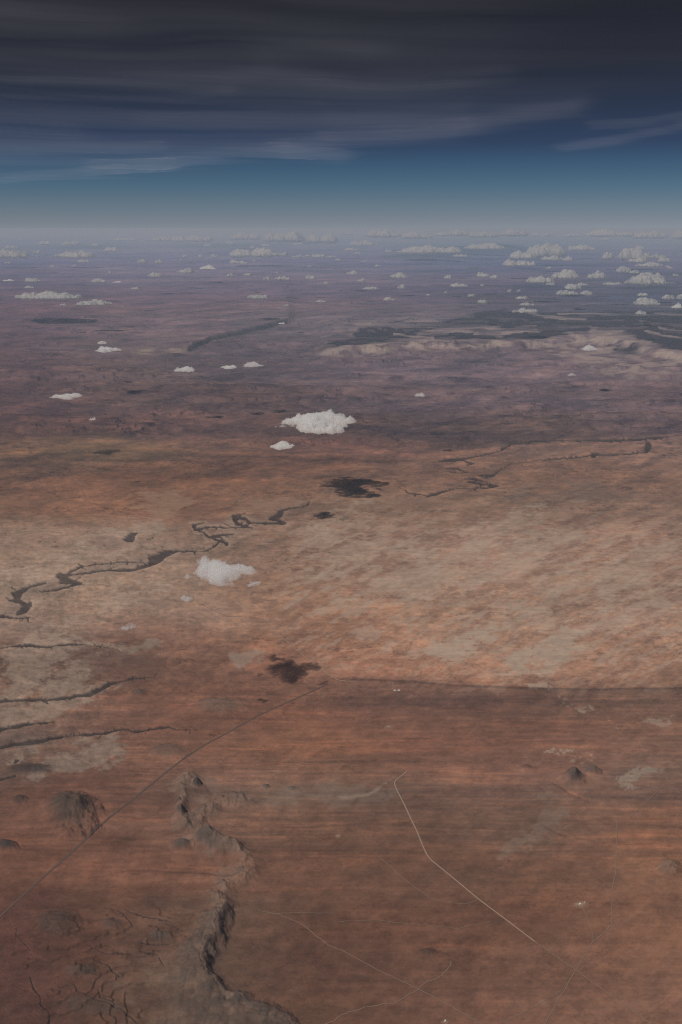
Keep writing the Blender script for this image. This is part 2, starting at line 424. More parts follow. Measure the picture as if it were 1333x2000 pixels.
patch([(835,1262),(880,1228),(930,1218),(952,1240),(960,1272),(1010,1262),(1045,1215),(1120,1208),(1140,1235),(1085,1268),(1060,1290),(1040,1325),(990,1325),(1000,1300),(950,1290),(870,1290)], 30, -0.25, 0.55, (0.45, 0.335, 0.25), 0.85)
patch([(1020,1352),(1055,1350),(1120,1372),(1165,1392),(1170,1405),(1140,1402),(1100,1375),(1060,1362)], 9, -0.2, 0.5, PALE, 0.8)
patch([(1180,1415),(1225,1405),(1265,1420),(1255,1450),(1200,1448),(1175,1430)], 10, 0.0, 0.7, PALE, 0.7)
patch([(1260,1410),(1333,1385),(1333,1420),(1290,1420)], 8, 0.0, 0.7, PALE, 0.65)
patch([(1060,1470),(1130,1455),(1215,1480),(1225,1500),(1170,1490),(1100,1475)], 7, 0.1, 0.5, PALE, 0.75)
patch([(1170,1520),(1220,1495),(1333,1500),(1333,1530),(1260,1520),(1225,1535),(1250,1550),(1210,1545)], 8, 0.1, 0.6, (0.30,0.235,0.18), 0.75)
patch([(1270,1190),(1333,1165),(1333,1200),(1290,1205)], 8, 0.0, 0.7, PALE, 0.65)
patch([(1060,1560),(1110,1540),(1140,1560),(1110,1600),(1040,1670),(1000,1650),(1060,1600)], 20, 0.35, 1.2, (0.235,0.168,0.128), 0.45)
patch([(0,1255),(150,1235),(330,1265),(300,1290),(180,1290),(120,1360),(40,1340),(0,1330)], 20, 0.0, 0.6, (0.30,0.215,0.16), 0.75)
patch([(0,1350),(150,1340),(260,1320),(240,1350),(130,1400),(0,1420)], 12, 0.0, 0.6, (0.295,0.212,0.158), 0.7)
patch([(30,1450),(200,1430),(330,1420),(260,1470),(200,1500),(60,1520),(0,1490)], 14, 0.0, 0.6, (0.29,0.208,0.158), 0.7)
patch([(440,1280),(520,1265),(540,1290),(470,1300)], 10, 0.0, 0.6, (0.30,0.22,0.165), 0.7)
patch([(0,1080),(100,1050),(330,1020),(430,1030),(520,1030),(500,1060),(330,1070),(280,1100),(160,1100),(100,1130),(0,1150)], 20, 0.0, 0.7, (0.325,0.228,0.168), 0.6)
patch([(60,1190),(170,1140),(340,1110),(350,1140),(310,1180),(200,1220),(40,1240)], 20, 0.0, 0.7, (0.325,0.228,0.168), 0.65)
# red and brown soil patches
patch([(120,1275),(190,1265),(320,1290),(330,1320),(240,1330),(150,1320)], 14, 0.0, 0.4, (0.165,0.085,0.058), 0.8, mott)
patch([(270,965),(350,965),(365,995),(300,1005),(250,985)], 10, -0.2, 0.4, (0.33,0.185,0.11), 0.85, mott)
patch([(430,985),(600,978),(560,1000),(440,1005)], 10, 0.0, 0.5, (0.29,0.17,0.11), 0.6, mott)
patch([(0,1055),(210,1050),(330,1062),(210,1078),(0,1075)], 8, -0.2, 0.4, (0.20,0.105,0.075), 0.7, mott)
patch([(640,985),(760,965),(860,985),(800,1005),(680,1010)], 14, 0.0, 0.5, (0.17,0.13,0.10), 0.6, mott)
patch([(1000,960),(1150,950),(1180,980),(1080,1000),(1010,985)], 14, 0.0, 0.5, (0.165,0.12,0.095), 0.6, mott)
patch([(360,1520),(395,1520),(480,1560),(410,1590),(400,1640),(485,1660),(490,1710),(440,1735),(430,1757),(412,1740),(440,1690),(415,1655),(372,1640),(345,1600)], 9, -0.3, 0.4, (0.225,0.155,0.115), 0.42, P2)
patch([(480,1540),(640,1515),(760,1530),(735,1560),(640,1570),(520,1568)], 10, -0.3, 0.4, (0.20,0.142,0.108), 0.5, P2)

# --- the dark arcuate plain and the curved beds in front of it
arc = [(-150,900),(60,893),(160,882),(320,884),(420,893),(640,898),(760,905)]
for off, w, c, k in [(0,5,(0.60,0.64,0.70),.6),(-9,4,(1.25,1.15,1.0),.6),(14,5,(0.75,0.78,0.82),.5),(24,4,(1.18,1.1,1.02),.5),(40,5,(0.74,0.78,0.85),.5),(52,4,(1.2,1.08,0.95),.5),(64,4,(0.8,0.82,0.85),.4)]:
    d_, _, s_, al_ = seg_dist(UF, VF + 5 * w2, [(a, b + off * (1 - a / 2600)) for a, b in arc], 1.0)
    scale(np.exp(-(d_ / w) ** 2) * k * (0.6 + 0.8 * (mottL > -0.1)), c)
sd = poly_sd(UW * 0.5 + U * 0.5, VW * 0.3 + V * 0.7, [(435,845),(560,835),(800,838),(1100,845),(1333,838),(1333,849),(1190,859),(1090,863),(965,872),(880,884),(815,886),(740,876),(665,864),(560,860),(470,868),(440,862)])
scale(ss(-1.5, 1.5, sd) * 0.95, (0.78, 0.81, 0.86))
d_, _, s_, _ = seg_dist(UF, VF, [(560,858),(665,866),(740,878),(815,888),(965,874),(1090,865),(1200,860),(1333,846)], 1.0)
scale(np.exp(-((d_ - 4) / 5) ** 2) * (s_ > 0) * 0.9, (1.26, 1.18, 1.14))

# --- canyon of the small river and the side canyons: carved shallow, shade painted dark into floors and varnished walls
CAN = [
 [(1400,846,6),(1333,852,6),(1260,859,6),(1180,862,5),(1080,862,3),(1000,868,2)],
 [(1270,866,3),(1266,876,7),(1262,884,5),(1225,887,4),(1165,889,5),(1120,894,3),(1060,898,3)],
 [(1165,886,7),(1158,893,6)],
 [(860,900,6),(885,897,12),(900,896,8),(920,893,4),(935,891,3)],
 [(905,900,4),(925,905,3),(915,908,3)], [(870,913,3),(890,914,4),(912,922,5),(890,924,5),(880,920,3)],
 [(910,935,4),(925,933,6),(940,938,5),(915,940,4),(945,945,5),(970,948,5),(955,952,4),(925,953,2)],
 [(935,928,5),(955,927,5),(965,928,4),(945,931,3)],
 [(775,950,2),(800,962,3),(840,968,3),(850,963,9),(870,958,6),(880,955,3)],
 [(605,978,3),(600,988,4),(570,992,5),(548,998,5),(545,1006,12),(535,1012,14),(552,1020,10),(520,1021,6),(490,1020,7),(480,1011,6),(468,1010,7),(458,1016,8),(470,1024,8),(492,1030,6),(470,1028,4),(440,1030,5),(405,1029,5),(385,1034,6),(400,1040,4)],
 [(455,1014,3),(460,1005,4),(478,1002,3)], [(384,1036,3),(382,1024,4),(400,1020,2)],
 [(410,1050,3),(420,1047,6),(440,1044,4),(455,1043,3)], [(430,1056,5),(442,1060,7),(445,1066,3)],
 [(385,1034,3),(405,1045,4),(430,1056,4),(420,1068,3),(398,1078,4)], [(880,955,2),(905,953,2),(925,953,2)], [(970,948,3),(950,941,2),(940,938,2)], [(1000,868,2),(980,880,3),(940,890,3)], [(1060,898,2),(1000,905,2),(965,926,3)],
 [(255,1055,9),(260,1043,8)], [(262,1042,3),(270,1040,2)], [(290,1055,4),(297,1052,5)],
 [(398,1078,4),(350,1077,7),(335,1077,12),(318,1082,17),(308,1092,17),(300,1100,9),(280,1109,7),(262,1112,7),(215,1114,6),(160,1121,5),(130,1124,7),(125,1125,14),(133,1136,15),(155,1140,10),(130,1147,6),(110,1152,6),(80,1156,5)],
 [(130,1122,3),(160,1105,6),(155,1103,7)], [(300,1100,2),(250,1097,4),(220,1100,4),(150,1108,3)],
 [(90,1139,4),(60,1146,6),(48,1152,8),(35,1160,14),(31,1170,15),(45,1177,8),(55,1184,10),(48,1194,10),(35,1201,5)],
 [(-110,1200,6),(0,1203,9),(35,1208,5),(60,1206,2)],
 [(62,1184,3),(60,1178,5)],
 [(-110,1264,4),(0,1265,5),(40,1260,8),(60,1260,8),(90,1264,8),(110,1260,6),(140,1258,6),(170,1259,4),(190,1262,2.5),(225,1266,1.5),(240,1275,1)],
 [(-110,1372,9),(0,1368,11),(50,1365,11),(55,1366,13),(90,1367,11),(105,1365,9),(135,1363,11),(150,1358,9),(175,1357,9),(195,1347,10),(215,1335,6),(235,1332,4),(255,1326,4),(300,1322,2)],
 [(-110,1432,12),(0,1423,13),(20,1420,7),(55,1414,9),(80,1411,8),(110,1408,2)],
 [(-110,1478,10),(0,1459,9),(30,1452,10),(80,1446,14),(95,1441,9),(140,1437,5),(165,1433,10),(205,1432,7),(225,1426,5),(250,1424,6),(262,1428,4),(280,1426,7),(330,1418,6),(345,1424,2),(385,1426,1.5)],
 [(30,1490,5),(35,1484,9)], [(-110,1530,4),(0,1522,6),(30,1516,8)],
 [(60,1860,1.5),(32,1830,2),(35,1815,2)],
 [(60,1912,5),(64,1930,8),(78,1945,8),(80,1962,8),(95,1980,8),(98,2005,9),(120,2060,9)],
 [(105,1922,3),(120,1932,4),(145,1924,4),(152,1938,6),(175,1946,6),(205,1957,8),(235,1968,8),(255,1980,8),(290,2010,9)],
 [(192,1932,3),(195,1948,6),(225,1957,6)], [(185,1875,3),(210,1888,6),(235,1906,4)], [(270,1845,7),(285,1850,7),(330,1852,5)],
 [(245,1778,4),(280,1795,8),(330,1802,6)], [(275,1862,6),(310,1870,5)], [(170,1850,3),(210,1864,4),(260,1868,3)],
 [(310,1875,5),(318,1885,6),(322,1890,3)],
]
rng = np.random.default_rng(7)
for pl in list(CAN):                                            # short side gullies along the canyons
    pts_ = np.array([p[:2] for p in pl], float)
    if pts_[:, 1].max() > 1560 or len(pl) < 4: continue
    for (ax_, ay_), (bx_, by_) in zip(pts_[:-1], pts_[1:]):
        for _ in range(rng.poisson(math.hypot(bx_ - ax_, by_ - ay_) / 16)):
            t_ = rng.random(); px_, py_ = ax_ + t_ * (bx_ - ax_), ay_ + t_ * (by_ - ay_)
            sg = rng.choice((-1, 1)); ln = rng.uniform(5, 20) * (0.5 if py_ < 1000 else 1); dx_ = rng.uniform(-1, 1.4)
            CAN.append([(px_, py_, 2.4), (px_ + dx_ * ln * 0.5 + rng.normal(0, 1.5), py_ + sg * ln * 0.18, 2.0), (px_ + dx_ * ln + rng.normal(0, 2), py_ + sg * ln * 0.42, 1.0)])
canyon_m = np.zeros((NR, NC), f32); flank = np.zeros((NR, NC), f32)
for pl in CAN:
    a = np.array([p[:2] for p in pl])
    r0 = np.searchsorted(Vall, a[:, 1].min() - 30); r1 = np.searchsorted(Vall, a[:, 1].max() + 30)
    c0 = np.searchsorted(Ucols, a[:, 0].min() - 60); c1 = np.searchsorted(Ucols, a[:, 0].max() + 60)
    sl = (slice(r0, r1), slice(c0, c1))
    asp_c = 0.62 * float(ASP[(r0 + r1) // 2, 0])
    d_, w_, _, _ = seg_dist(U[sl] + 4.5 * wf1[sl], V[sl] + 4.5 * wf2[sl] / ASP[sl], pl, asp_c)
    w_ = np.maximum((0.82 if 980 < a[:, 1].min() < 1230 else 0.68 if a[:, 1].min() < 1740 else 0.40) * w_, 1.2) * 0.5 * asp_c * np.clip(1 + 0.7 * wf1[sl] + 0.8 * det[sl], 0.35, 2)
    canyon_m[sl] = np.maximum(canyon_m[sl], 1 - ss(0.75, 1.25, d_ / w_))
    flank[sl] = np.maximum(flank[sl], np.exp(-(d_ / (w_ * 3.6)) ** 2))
bad = np.clip(flank * ss(980, 1010, V) * (1 - ss(1230, 1250, V)), 0, 1)
pxkm = FPX / STEP
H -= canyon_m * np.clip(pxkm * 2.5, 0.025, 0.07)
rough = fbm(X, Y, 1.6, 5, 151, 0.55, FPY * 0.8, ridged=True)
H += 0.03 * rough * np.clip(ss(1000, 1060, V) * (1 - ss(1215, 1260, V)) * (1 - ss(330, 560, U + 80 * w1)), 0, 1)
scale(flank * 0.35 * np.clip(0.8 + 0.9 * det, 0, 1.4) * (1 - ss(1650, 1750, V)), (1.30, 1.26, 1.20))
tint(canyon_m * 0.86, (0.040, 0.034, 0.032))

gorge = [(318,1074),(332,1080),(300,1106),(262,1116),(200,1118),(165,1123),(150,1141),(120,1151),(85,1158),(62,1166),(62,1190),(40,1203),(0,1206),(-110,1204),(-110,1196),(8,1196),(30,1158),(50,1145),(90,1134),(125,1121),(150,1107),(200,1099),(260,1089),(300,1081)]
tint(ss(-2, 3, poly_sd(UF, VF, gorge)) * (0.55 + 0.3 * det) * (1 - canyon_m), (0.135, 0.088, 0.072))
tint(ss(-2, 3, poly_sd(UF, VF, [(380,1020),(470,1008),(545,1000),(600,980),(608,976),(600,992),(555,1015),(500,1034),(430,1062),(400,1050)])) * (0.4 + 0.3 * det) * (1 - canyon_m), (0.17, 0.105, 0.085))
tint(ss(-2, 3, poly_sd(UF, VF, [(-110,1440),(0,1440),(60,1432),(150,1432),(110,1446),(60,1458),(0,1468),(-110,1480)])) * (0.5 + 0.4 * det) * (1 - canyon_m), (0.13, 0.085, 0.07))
# --- badland texture of light ribs and dark gullies on both banks
bz = ss(1000, 1040, VW) * (1 - ss(1215, 1260, VW)) * (1 - ss(300, 560, U + 80 * w1 - (V - 1100) * 0.6))
bn = fbm(LU * 1.3, LV, 0.05, 4, 161, 0.8, FPL, ridged=True)
ALB *= (1 + bz * 0.50 * np.clip(bn, -1, 1))[..., None]
bz3 = np.clip(np.maximum(flank, 0.55 * bz) * ss(985, 1015, V) * (1 - ss(1240, 1290, V)) * (1 - ss(420, 640, U)), 0, 1) * (1 - canyon_m)
bn3 = fbm(LU * 1.6 + 0.03 * w1, LV + 0.02 * w2, 0.035, 4, 561, 0.8, FPL, ridged=True)
tint(bz3 * edge(bn3 - 0.05, 0.12) * 0.55, (0.40, 0.295, 0.22)); scale(bz3 * edge(-bn3 - 0.22, 0.10) * 0.75, (0.60, 0.58, 0.58))
bl = ss(1230, 1260, VW) * (1 - ss(1480, 1530, VW)) * (1 - ss(200, 330, U + 60 * w1))
ALB *= (1 + bl * 0.40 * np.clip(fbm(LU * 1.2, LV, 0.05, 4, 171, 0.85, FPL), -1, 1))[..., None]

# --- far plateau with a pale rim and dark pinyon woods, and a second scarp to its left
rimline = [(560,698),(620,690),(670,688),(735,684),(800,678),(920,677),(1000,678),(1060,673),(1100,668),(1125,662),(1200,668),(1250,684),(1333,706),(1445,735)]
rv = np.interp(U, [p[0] for p in rimline], [p[1] for p in rimline]) + 3.0 * fbm(LU, LV, 0.03, 4, 181) + 5 * wf1
plate = ss(600, 660, U) * (1 - ss(2, 9, V - rv)) * ss(585, 640, V)
H += 0.42 * plate
rimband = ss(600, 640, U) * np.exp(-((V - rv - 4) / 5.5) ** 2)
rg = 1.5 * fbm(LU, LV, 0.07, 4, 191, 0.75, FPL)
tint(rimband * ss(-0.45, 0.3, rg) * 0.85, (0.40, 0.30, 0.26))
scale(ss(600, 640, U) * np.exp(-((V - rv - 12) / 3.0) ** 2) * ss(-0.3, 0.4, -rg + 0.3) * 0.7, (0.62, 0.62, 0.68))
sd = poly_sd(UF, VF, [(1060,675),(1125,663),(1200,672),(1215,690),(1180,700),(1240,705),(1333,712),(1400,735),(1180,736),(1150,712),(1090,702)])
tint(ss(-10, 6, sd + 8 * rg) * ss(-0.2, 0.4, rg + 0.5 * det) * 0.75, (0.335, 0.25, 0.22))
H += 0.12 * ss(-6, 6, sd) * rg
woods = np.zeros((NR, NC), f32)
W1 = [(740,652),(860,641),(900,627),(985,606),(1010,620),(1100,613),(1445,606),(1445,745),(1333,697),(1300,693),(1270,683),(1235,667),(1200,660),(1165,655),(1120,660),(1095,664),(1060,670),(990,675),(920,673),(800,673),(720,683),(640,690),(625,686),(690,670),(705,652)]
sd = poly_sd(UF + 8 * w1, VF + 3 * w2, W1)
woods = ss(-5, 3, sd + 7 * streakL + 4 * det)
gap_n = 1.6 * fbm(LU / 7, LV, 0.10, 5, 201, 0.75, FPL)
for pl, w in [([(817,662),(850,656),(890,653),(930,651),(985,654),(1050,652)], 5.5), ([(930,660),(975,665),(1000,658),(1035,654)], 4.0),
              ([(1018,612),(1060,621),(1100,630),(1145,635)], 3.6), ([(1160,657),(1210,664),(1245,678),(1275,692),(1340,706)], 7.0),
              ([(1260,659),(1300,665),(1340,671)], 2.2), ([(1285,650),(1340,657)], 1.8), ([(1090,617),(1200,619),(1340,621)], 2.6), ([(1280,619),(1340,622)], 4.5),
              ([(770,662),(845,671)], 2.0), ([(690,643),(760,640),(860,638)], 3.0), ([(1250,641),(1300,644)], 1.6), ([(1095,648),(1170,650)], 1.4)]:
    d_, _, _, _ = seg_dist(UF + 14 * w1, VF + 4 * w2, pl, 1.0)
    g_ = 1 - ss(0.4, 1.2, d_ / w - 0.7 * gap_n - 0.9 * det)
    woods *= 1 - 0.95 * g_ * ss(-0.7, 0.1, det + gap_n * 0.4)
    tint(g_ * 0.7 * ss(-0.6, 0.5, det + gap_n * 0.3), (0.33, 0.25, 0.22))
woods *= ss(-0.75, -0.25, gap_n + 0.30)
d_ = poly_sd(UF, VF, [(1205,679),(1232,677),(1258,690),(1240,698),(1200,691)]); woods = np.maximum(woods, 0.8 * ss(-4, 4, d_ + 6 * det + 4 * wf1))
sd = poly_sd(UF, VF, [(860,560),(1000,560),(1333,540),(1445,540),(1445,606),(1000,606),(930,595)])
sparse = ss(-25, 10, sd) * ss(0.0, 0.3, gap_n + 0.3 * fs)
tint(np.clip(woods * (0.78 + 0.5 * det) + sparse * (0.6 + 0.5 * det), 0, 0.95), (0.056, 0.050, 0.058))
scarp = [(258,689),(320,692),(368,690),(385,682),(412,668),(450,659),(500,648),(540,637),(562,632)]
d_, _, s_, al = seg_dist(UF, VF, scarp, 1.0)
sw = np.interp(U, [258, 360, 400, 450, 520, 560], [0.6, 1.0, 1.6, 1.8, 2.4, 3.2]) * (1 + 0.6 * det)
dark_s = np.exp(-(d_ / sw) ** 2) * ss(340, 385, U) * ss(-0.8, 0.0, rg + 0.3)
tint(dark_s * 0.9, (0.045, 0.045, 0.048))  # shadowed cliff face painted as a dark line
scale(np.exp(-((d_ - 4) / 2.2) ** 2) * (s_ < 0) * ss(340, 385, U) * 0.7, (1.28, 1.22, 1.16))  # lit upper edge of the scarp painted brighter
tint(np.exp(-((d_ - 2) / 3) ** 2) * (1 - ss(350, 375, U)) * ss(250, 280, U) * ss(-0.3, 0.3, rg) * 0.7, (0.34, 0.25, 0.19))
H += 0.40 * ss(-1, 3, np.where(s_ < 0, d_, -d_)) * np.exp(-(d_ / 60) ** 2) * ss(250, 380, U) * (1 - ss(560, 580, U))
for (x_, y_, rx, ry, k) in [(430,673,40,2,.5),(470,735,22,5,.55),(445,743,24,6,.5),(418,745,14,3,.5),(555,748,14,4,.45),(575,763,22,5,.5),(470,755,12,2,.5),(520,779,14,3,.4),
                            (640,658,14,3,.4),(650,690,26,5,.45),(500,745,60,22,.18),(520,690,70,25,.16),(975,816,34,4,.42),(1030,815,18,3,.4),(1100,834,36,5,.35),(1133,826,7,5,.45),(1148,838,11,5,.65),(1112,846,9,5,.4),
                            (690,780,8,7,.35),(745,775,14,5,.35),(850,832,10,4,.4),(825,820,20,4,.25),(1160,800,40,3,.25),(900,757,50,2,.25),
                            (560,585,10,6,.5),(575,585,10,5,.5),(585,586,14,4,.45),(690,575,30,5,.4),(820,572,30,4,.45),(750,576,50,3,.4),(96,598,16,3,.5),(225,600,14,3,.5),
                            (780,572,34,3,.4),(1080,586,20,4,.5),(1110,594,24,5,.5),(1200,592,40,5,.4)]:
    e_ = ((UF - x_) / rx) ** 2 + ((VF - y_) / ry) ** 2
    scale(np.clip(np.exp(-e_ * e_) * k * (0.75 + 0.8 * mottL), 0, 1), (0.42, 0.46, 0.55))  # dark spots painted on the plain, cloud shadow among them

# --- long low scarp across the plain, darker soil below it
edge = [(540,1322),(667,1326),(800,1331),(880,1338),(1000,1344),(1150,1347),(1333,1344),(1445,1345)]
ev = np.interp(U, [p[0] for p in edge], [p[1] for p in edge]) + 1.2 * wf2
em = ss(600, 690, U)
scale(em * ss(-1.2, 1.2, V - ev) * (1 - ss(40, 90, V - ev)) * 0.9, (0.80, 0.82, 0.87))
scale(em * ss(-60, -6, V - ev) * (1 - ss(-2, 1, V - ev)) * 0.5, (1.10, 1.05, 1.0))
scale(em * np.exp(-((V - ev - 1.5) / 1.7) ** 2) * 0.9, (0.55, 0.58, 0.64))
H += 0.03 * em * (1 - ss(0, 4, V - ev)) * ss(-80, 0, V - ev)
rib = [(640,1553),(680,1558),(720,1552),(745,1538),(768,1520)]
d_, _, _, _ = seg_dist(UF, VF, rib, 1.0)
tint(np.exp(-(d_ / 3.5) ** 2) * ss(-0.4, 0.4, grain + wf1) * 0.7, (0.30, 0.22, 0.165))
for pl, w, c, k in [([(1085,1533),(1105,1547),(1140,1560),(1180,1568),(1240,1573),(1333,1578)], 4, (1.35,1.2,1.05), .7), ([(1080,1533),(1110,1552),(1150,1566)], 2, (0.45,0.45,0.5), .7),
                    ([(1060,1612),(1085,1628),(1110,1636)], 3, (0.55,0.55,0.6), .5), ([(1085,1632),(1150,1636),(1250,1634),(1400,1632)], 4, (1.28,1.15,1.0), .75),
                    ([(1030,1674),(1070,1640)], 4, (0.8,0.85,0.85), .5), ([(700,1624),(760,1626),(850,1626)], 2.5, (1.35,1.15,0.95), .7), ([(480,1610),(560,1620),(660,1620)], 4, (1.2,1.1,1.0), .6),
                    ([(460,1738),(560,1737),(667,1735)], 3.5, (1.3,1.12,0.95), .6), ([(830,1848),(880,1846),(950,1850)], 4, (1.28,1.12,1.0), .7), ([(825,1860),(870,1865),(950,1862)], 8, (0.72,0.74,0.8), .6),
                    ([(1010,1700),(1120,1698),(1200,1690)], 4, (1.2,1.1,1.0), .6), ([(970,1718),(1080,1722)], 2, (1.2,1.1,1.0), .5),
                    ([(250,1640),(330,1660),(400,1665)], 3, (0.75,0.75,0.8), .6), ([(250,1700),(330,1702),(400,1706),(470,1712)], 3, (0.66,0.66,0.72), .7), ([(330,1690),(420,1696),(470,1708)], 2.5, (1.3,1.12,0.95), .6)]:
    d_, _, _, _ = seg_dist(UF, VF, pl, 1.0)
    scale(np.exp(-(d_ / (w * 0.8)) ** 2) * min(1, k * 1.35) * np.clip(0.85 + 0.8 * streakL, 0, 1), c)

RGL = fbm(X, Y, 0.6, 5, 551, 0.6, FPY, ridged=True)
# --- hills, buttes, the mesa, and one cloud shadow painted as a low rise
def hill(x_, y_, rx, ry, h, c=None, k=0.8, sharp=1.0, lobes=True):
    global H
    if y_ > 1000: h *= 0.95
    ang = np.arctan2((V - y_) / ry, (U - x_) / rx)
    e_ = np.sqrt(((UF - x_) / rx) ** 2 + ((VF - y_) / ry) ** 2)
    gul = 0.5 * w1 + 0.3 * wf1 + 0.10 * perlin(np.cos(ang) * 5 + x_, np.sin(ang) * 5 + y_, 3) if lobes else 0
    m = np.clip(1.25 - e_ * (1 + gul * 0.6), 0, 1) ** sharp
    H += h * m * (1 + (0.30 * RGL if y_ > 1000 else 0))
    if y_ > 1000: H += 0.12 * h * np.clip(2.6 - e_ * (1 + 0.3 * w1), 0, 1.6)
    if c is not None: tint(np.clip(ss(0.02, 0.75, m + 0.25 * wf1 * (m > 0)) * k * (0.9 + 0.35 * det), 0, 1), c)
hill(140, 1588, 52, 36, 0.24, (0.070, 0.058, 0.048), 0.85, 1.2)
hill(38, 1565, 16, 8, 0.06, (0.055, 0.045, 0.042), 0.8)
hill(270, 1354, 16, 9, 0.05, (0.085, 0.065, 0.056), 0.8); hill(330, 1468, 42, 14, 0.05, (0.13, 0.10, 0.08), 0.45)
hill(430, 1380, 60, 16, 0.08, (0.16, 0.12, 0.095), 0.5); hill(1118, 1524, 28, 14, 0.20, (0.060, 0.055, 0.052), 0.85, 1.5)
hill(1155, 1510, 20, 8, 0.10, (0.09, 0.075, 0.065), 0.8); hill(1028, 1500, 12, 4, 0.05, (0.10, 0.06, 0.05), 0.7)
hill(384, 1535, 7, 7, 0.12, (0.055, 0.048, 0.045), 0.9); hill(354, 1592, 9, 8, 0.12, (0.060, 0.050, 0.046), 0.9); hill(350, 1570, 5, 5, 0.05, (0.08, 0.06, 0.05), 0.8)
hill(356, 1655, 22, 9, 0.12, (0.075, 0.062, 0.055), 0.85); hill(405, 1648, 28, 15, 0.18, (0.080, 0.066, 0.056), 0.8); hill(440, 1660, 26, 12, 0.09, (0.15, 0.11, 0.085), 0.6)
hill(8, 1655, 26, 9, 0.10, (0.060, 0.050, 0.046), 0.85); hill(110, 1810, 46, 30, 0.06, (0.075, 0.058, 0.050), 0.6); hill(215, 1812, 22, 10, 0.04, (0.08, 0.062, 0.055), 0.5)
hill(310, 1838, 20, 8, 0.08, (0.13, 0.105, 0.085), 0.7); hill(160, 1900, 34, 14, 0.06, (0.105, 0.08, 0.062), 0.6); hill(185, 1965, 70, 20, 0.04, (0.09, 0.07, 0.058), 0.55)
hill(1305, 1700, 22, 14, 0.10, (0.20, 0.145, 0.11), 0.6); hill(60, 1504, 44, 11, 0.05, (0.045, 0.040, 0.040), 0.85); hill(520, 1536, 8, 4, 0.03, (0.09, 0.075, 0.065), 0.7); hill(570, 1540, 10, 4, 0.04, (0.10, 0.08, 0.066), 0.7)  # wide near-black one at left: shadow of an unseen cloud painted in
hill(385, 1550, 20, 14, 0.04); hill(835, 1860, 16, 8, 0.03, (0.11, 0.075, 0.058), 0.4)
# far blue mountain and other far ranges
hill(905, 492, 100, 9, 2.2, (0.045, 0.060, 0.065), 0.9, 1.1, False); hill(985, 488, 60, 7, 1.9, (0.045, 0.060, 0.065), 0.9, 1.1, False)
hill(820, 505, 90, 8, 1.2, (0.05, 0.065, 0.07), 0.7, 1.1, False); hill(440, 482, 130, 6, 1.0, (0.05, 0.07, 0.075), 0.6, 1.1, False); hill(160, 484, 90, 5, 0.9, (0.05, 0.07, 0.075), 0.6, 1.1, False)
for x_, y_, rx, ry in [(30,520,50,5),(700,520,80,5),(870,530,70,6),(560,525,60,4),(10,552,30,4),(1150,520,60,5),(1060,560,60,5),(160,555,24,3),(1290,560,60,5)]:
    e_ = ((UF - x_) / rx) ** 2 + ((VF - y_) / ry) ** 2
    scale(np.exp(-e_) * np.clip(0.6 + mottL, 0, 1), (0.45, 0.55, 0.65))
# eroded ridge in the near left: falls steeply to the right, slopes away gently to the left, and continues as low broken hills
CREST = [(425,1757),(437,1768),(434,1788),(421,1803),(417,1818),(422,1836),(404,1843),(401,1862),(392,1886),(405,1912),(420,1931),(445,1941),(470,1950),(490,1968),(530,1976),(560,1998),(590,2040),(600,2080)]
d_, _, s_, al_ = seg_dist(U + 5 * w1 + 6 * wf1, V + 3 * w2 + 4 * wf2, CREST, 1.25)
onl = ss(1738, 1768, V + 0.3 * (425 - U) + 8 * wf1)
rightside = (s_ < 0)
rg2 = fbm(X, Y, 0.55, 5, 211, 0.55, FPY, ridged=True)
lw_ = np.interp(V, [1755, 1800, 1860, 1920, 2000], [16, 38, 48, 62, 120])
hl = np.exp(-(d_ / lw_) ** 1.6); hr = 1 - ss(0, 1, d_ / (15 + 12 * (0.5 + rg2)))
RH = np.interp(al_, [0, 30, 70, 160, 220, 300], [0.05, 0.11, 0.13, 0.13, 0.08, 0.05])
ridge = np.where(rightside, hr, hl) * onl
H += (RH * ridge * (1 + 0.22 * rg2 * (d_ > 2)) + 0.03 * ridge * rg2).astype(f32)
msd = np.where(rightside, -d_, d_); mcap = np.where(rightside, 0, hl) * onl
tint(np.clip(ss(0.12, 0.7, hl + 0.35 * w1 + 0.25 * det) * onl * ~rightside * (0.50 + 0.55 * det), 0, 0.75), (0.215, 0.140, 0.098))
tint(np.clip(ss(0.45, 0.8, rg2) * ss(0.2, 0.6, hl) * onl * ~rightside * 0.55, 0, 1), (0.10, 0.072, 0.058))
tal_shade = np.exp(-(d_ / np.interp(al_, [0, 60, 75, 90, 140, 220, 260, 320], [16, 24, 10, 26, 34, 20, 16, 14])) ** 2) * rightside * onl
tint(np.clip(tal_shade * (0.72 + 0.6 * det + 0.4 * wf1), 0, 0.75), (0.086, 0.063, 0.053))  # dark talus, with the shade of the steep side painted in
CHAIN = [(430,1752),(445,1735),(485,1712),(488,1690),(462,1662),(420,1652),(395,1636),(392,1606),(420,1572),(470,1560)]
d2_, _, s2_, al2_ = seg_dist(U + 8 * w1 + 6 * wf1, V + 4 * w2 + 4 * wf2, CHAIN, 1.6)
CH2 = [(372,1520),(358,1535),(362,1560),(352,1590),(375,1620)]
d3_, _, _, _ = seg_dist(U + 8 * w1 + 6 * wf1, V + 4 * w2 + 4 * wf2, CH2, 1.6)
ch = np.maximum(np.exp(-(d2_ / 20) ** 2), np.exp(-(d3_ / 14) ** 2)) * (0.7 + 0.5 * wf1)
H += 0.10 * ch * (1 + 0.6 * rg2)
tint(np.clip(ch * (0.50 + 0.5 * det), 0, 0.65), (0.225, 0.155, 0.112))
tint(np.clip(np.exp(-((d2_ - 13) / 9) ** 2) * (s2_ < 0) * ss(-0.2, 0.5, det + wf1) * 0.6, 0, 1), (0.085, 0.064, 0.054))
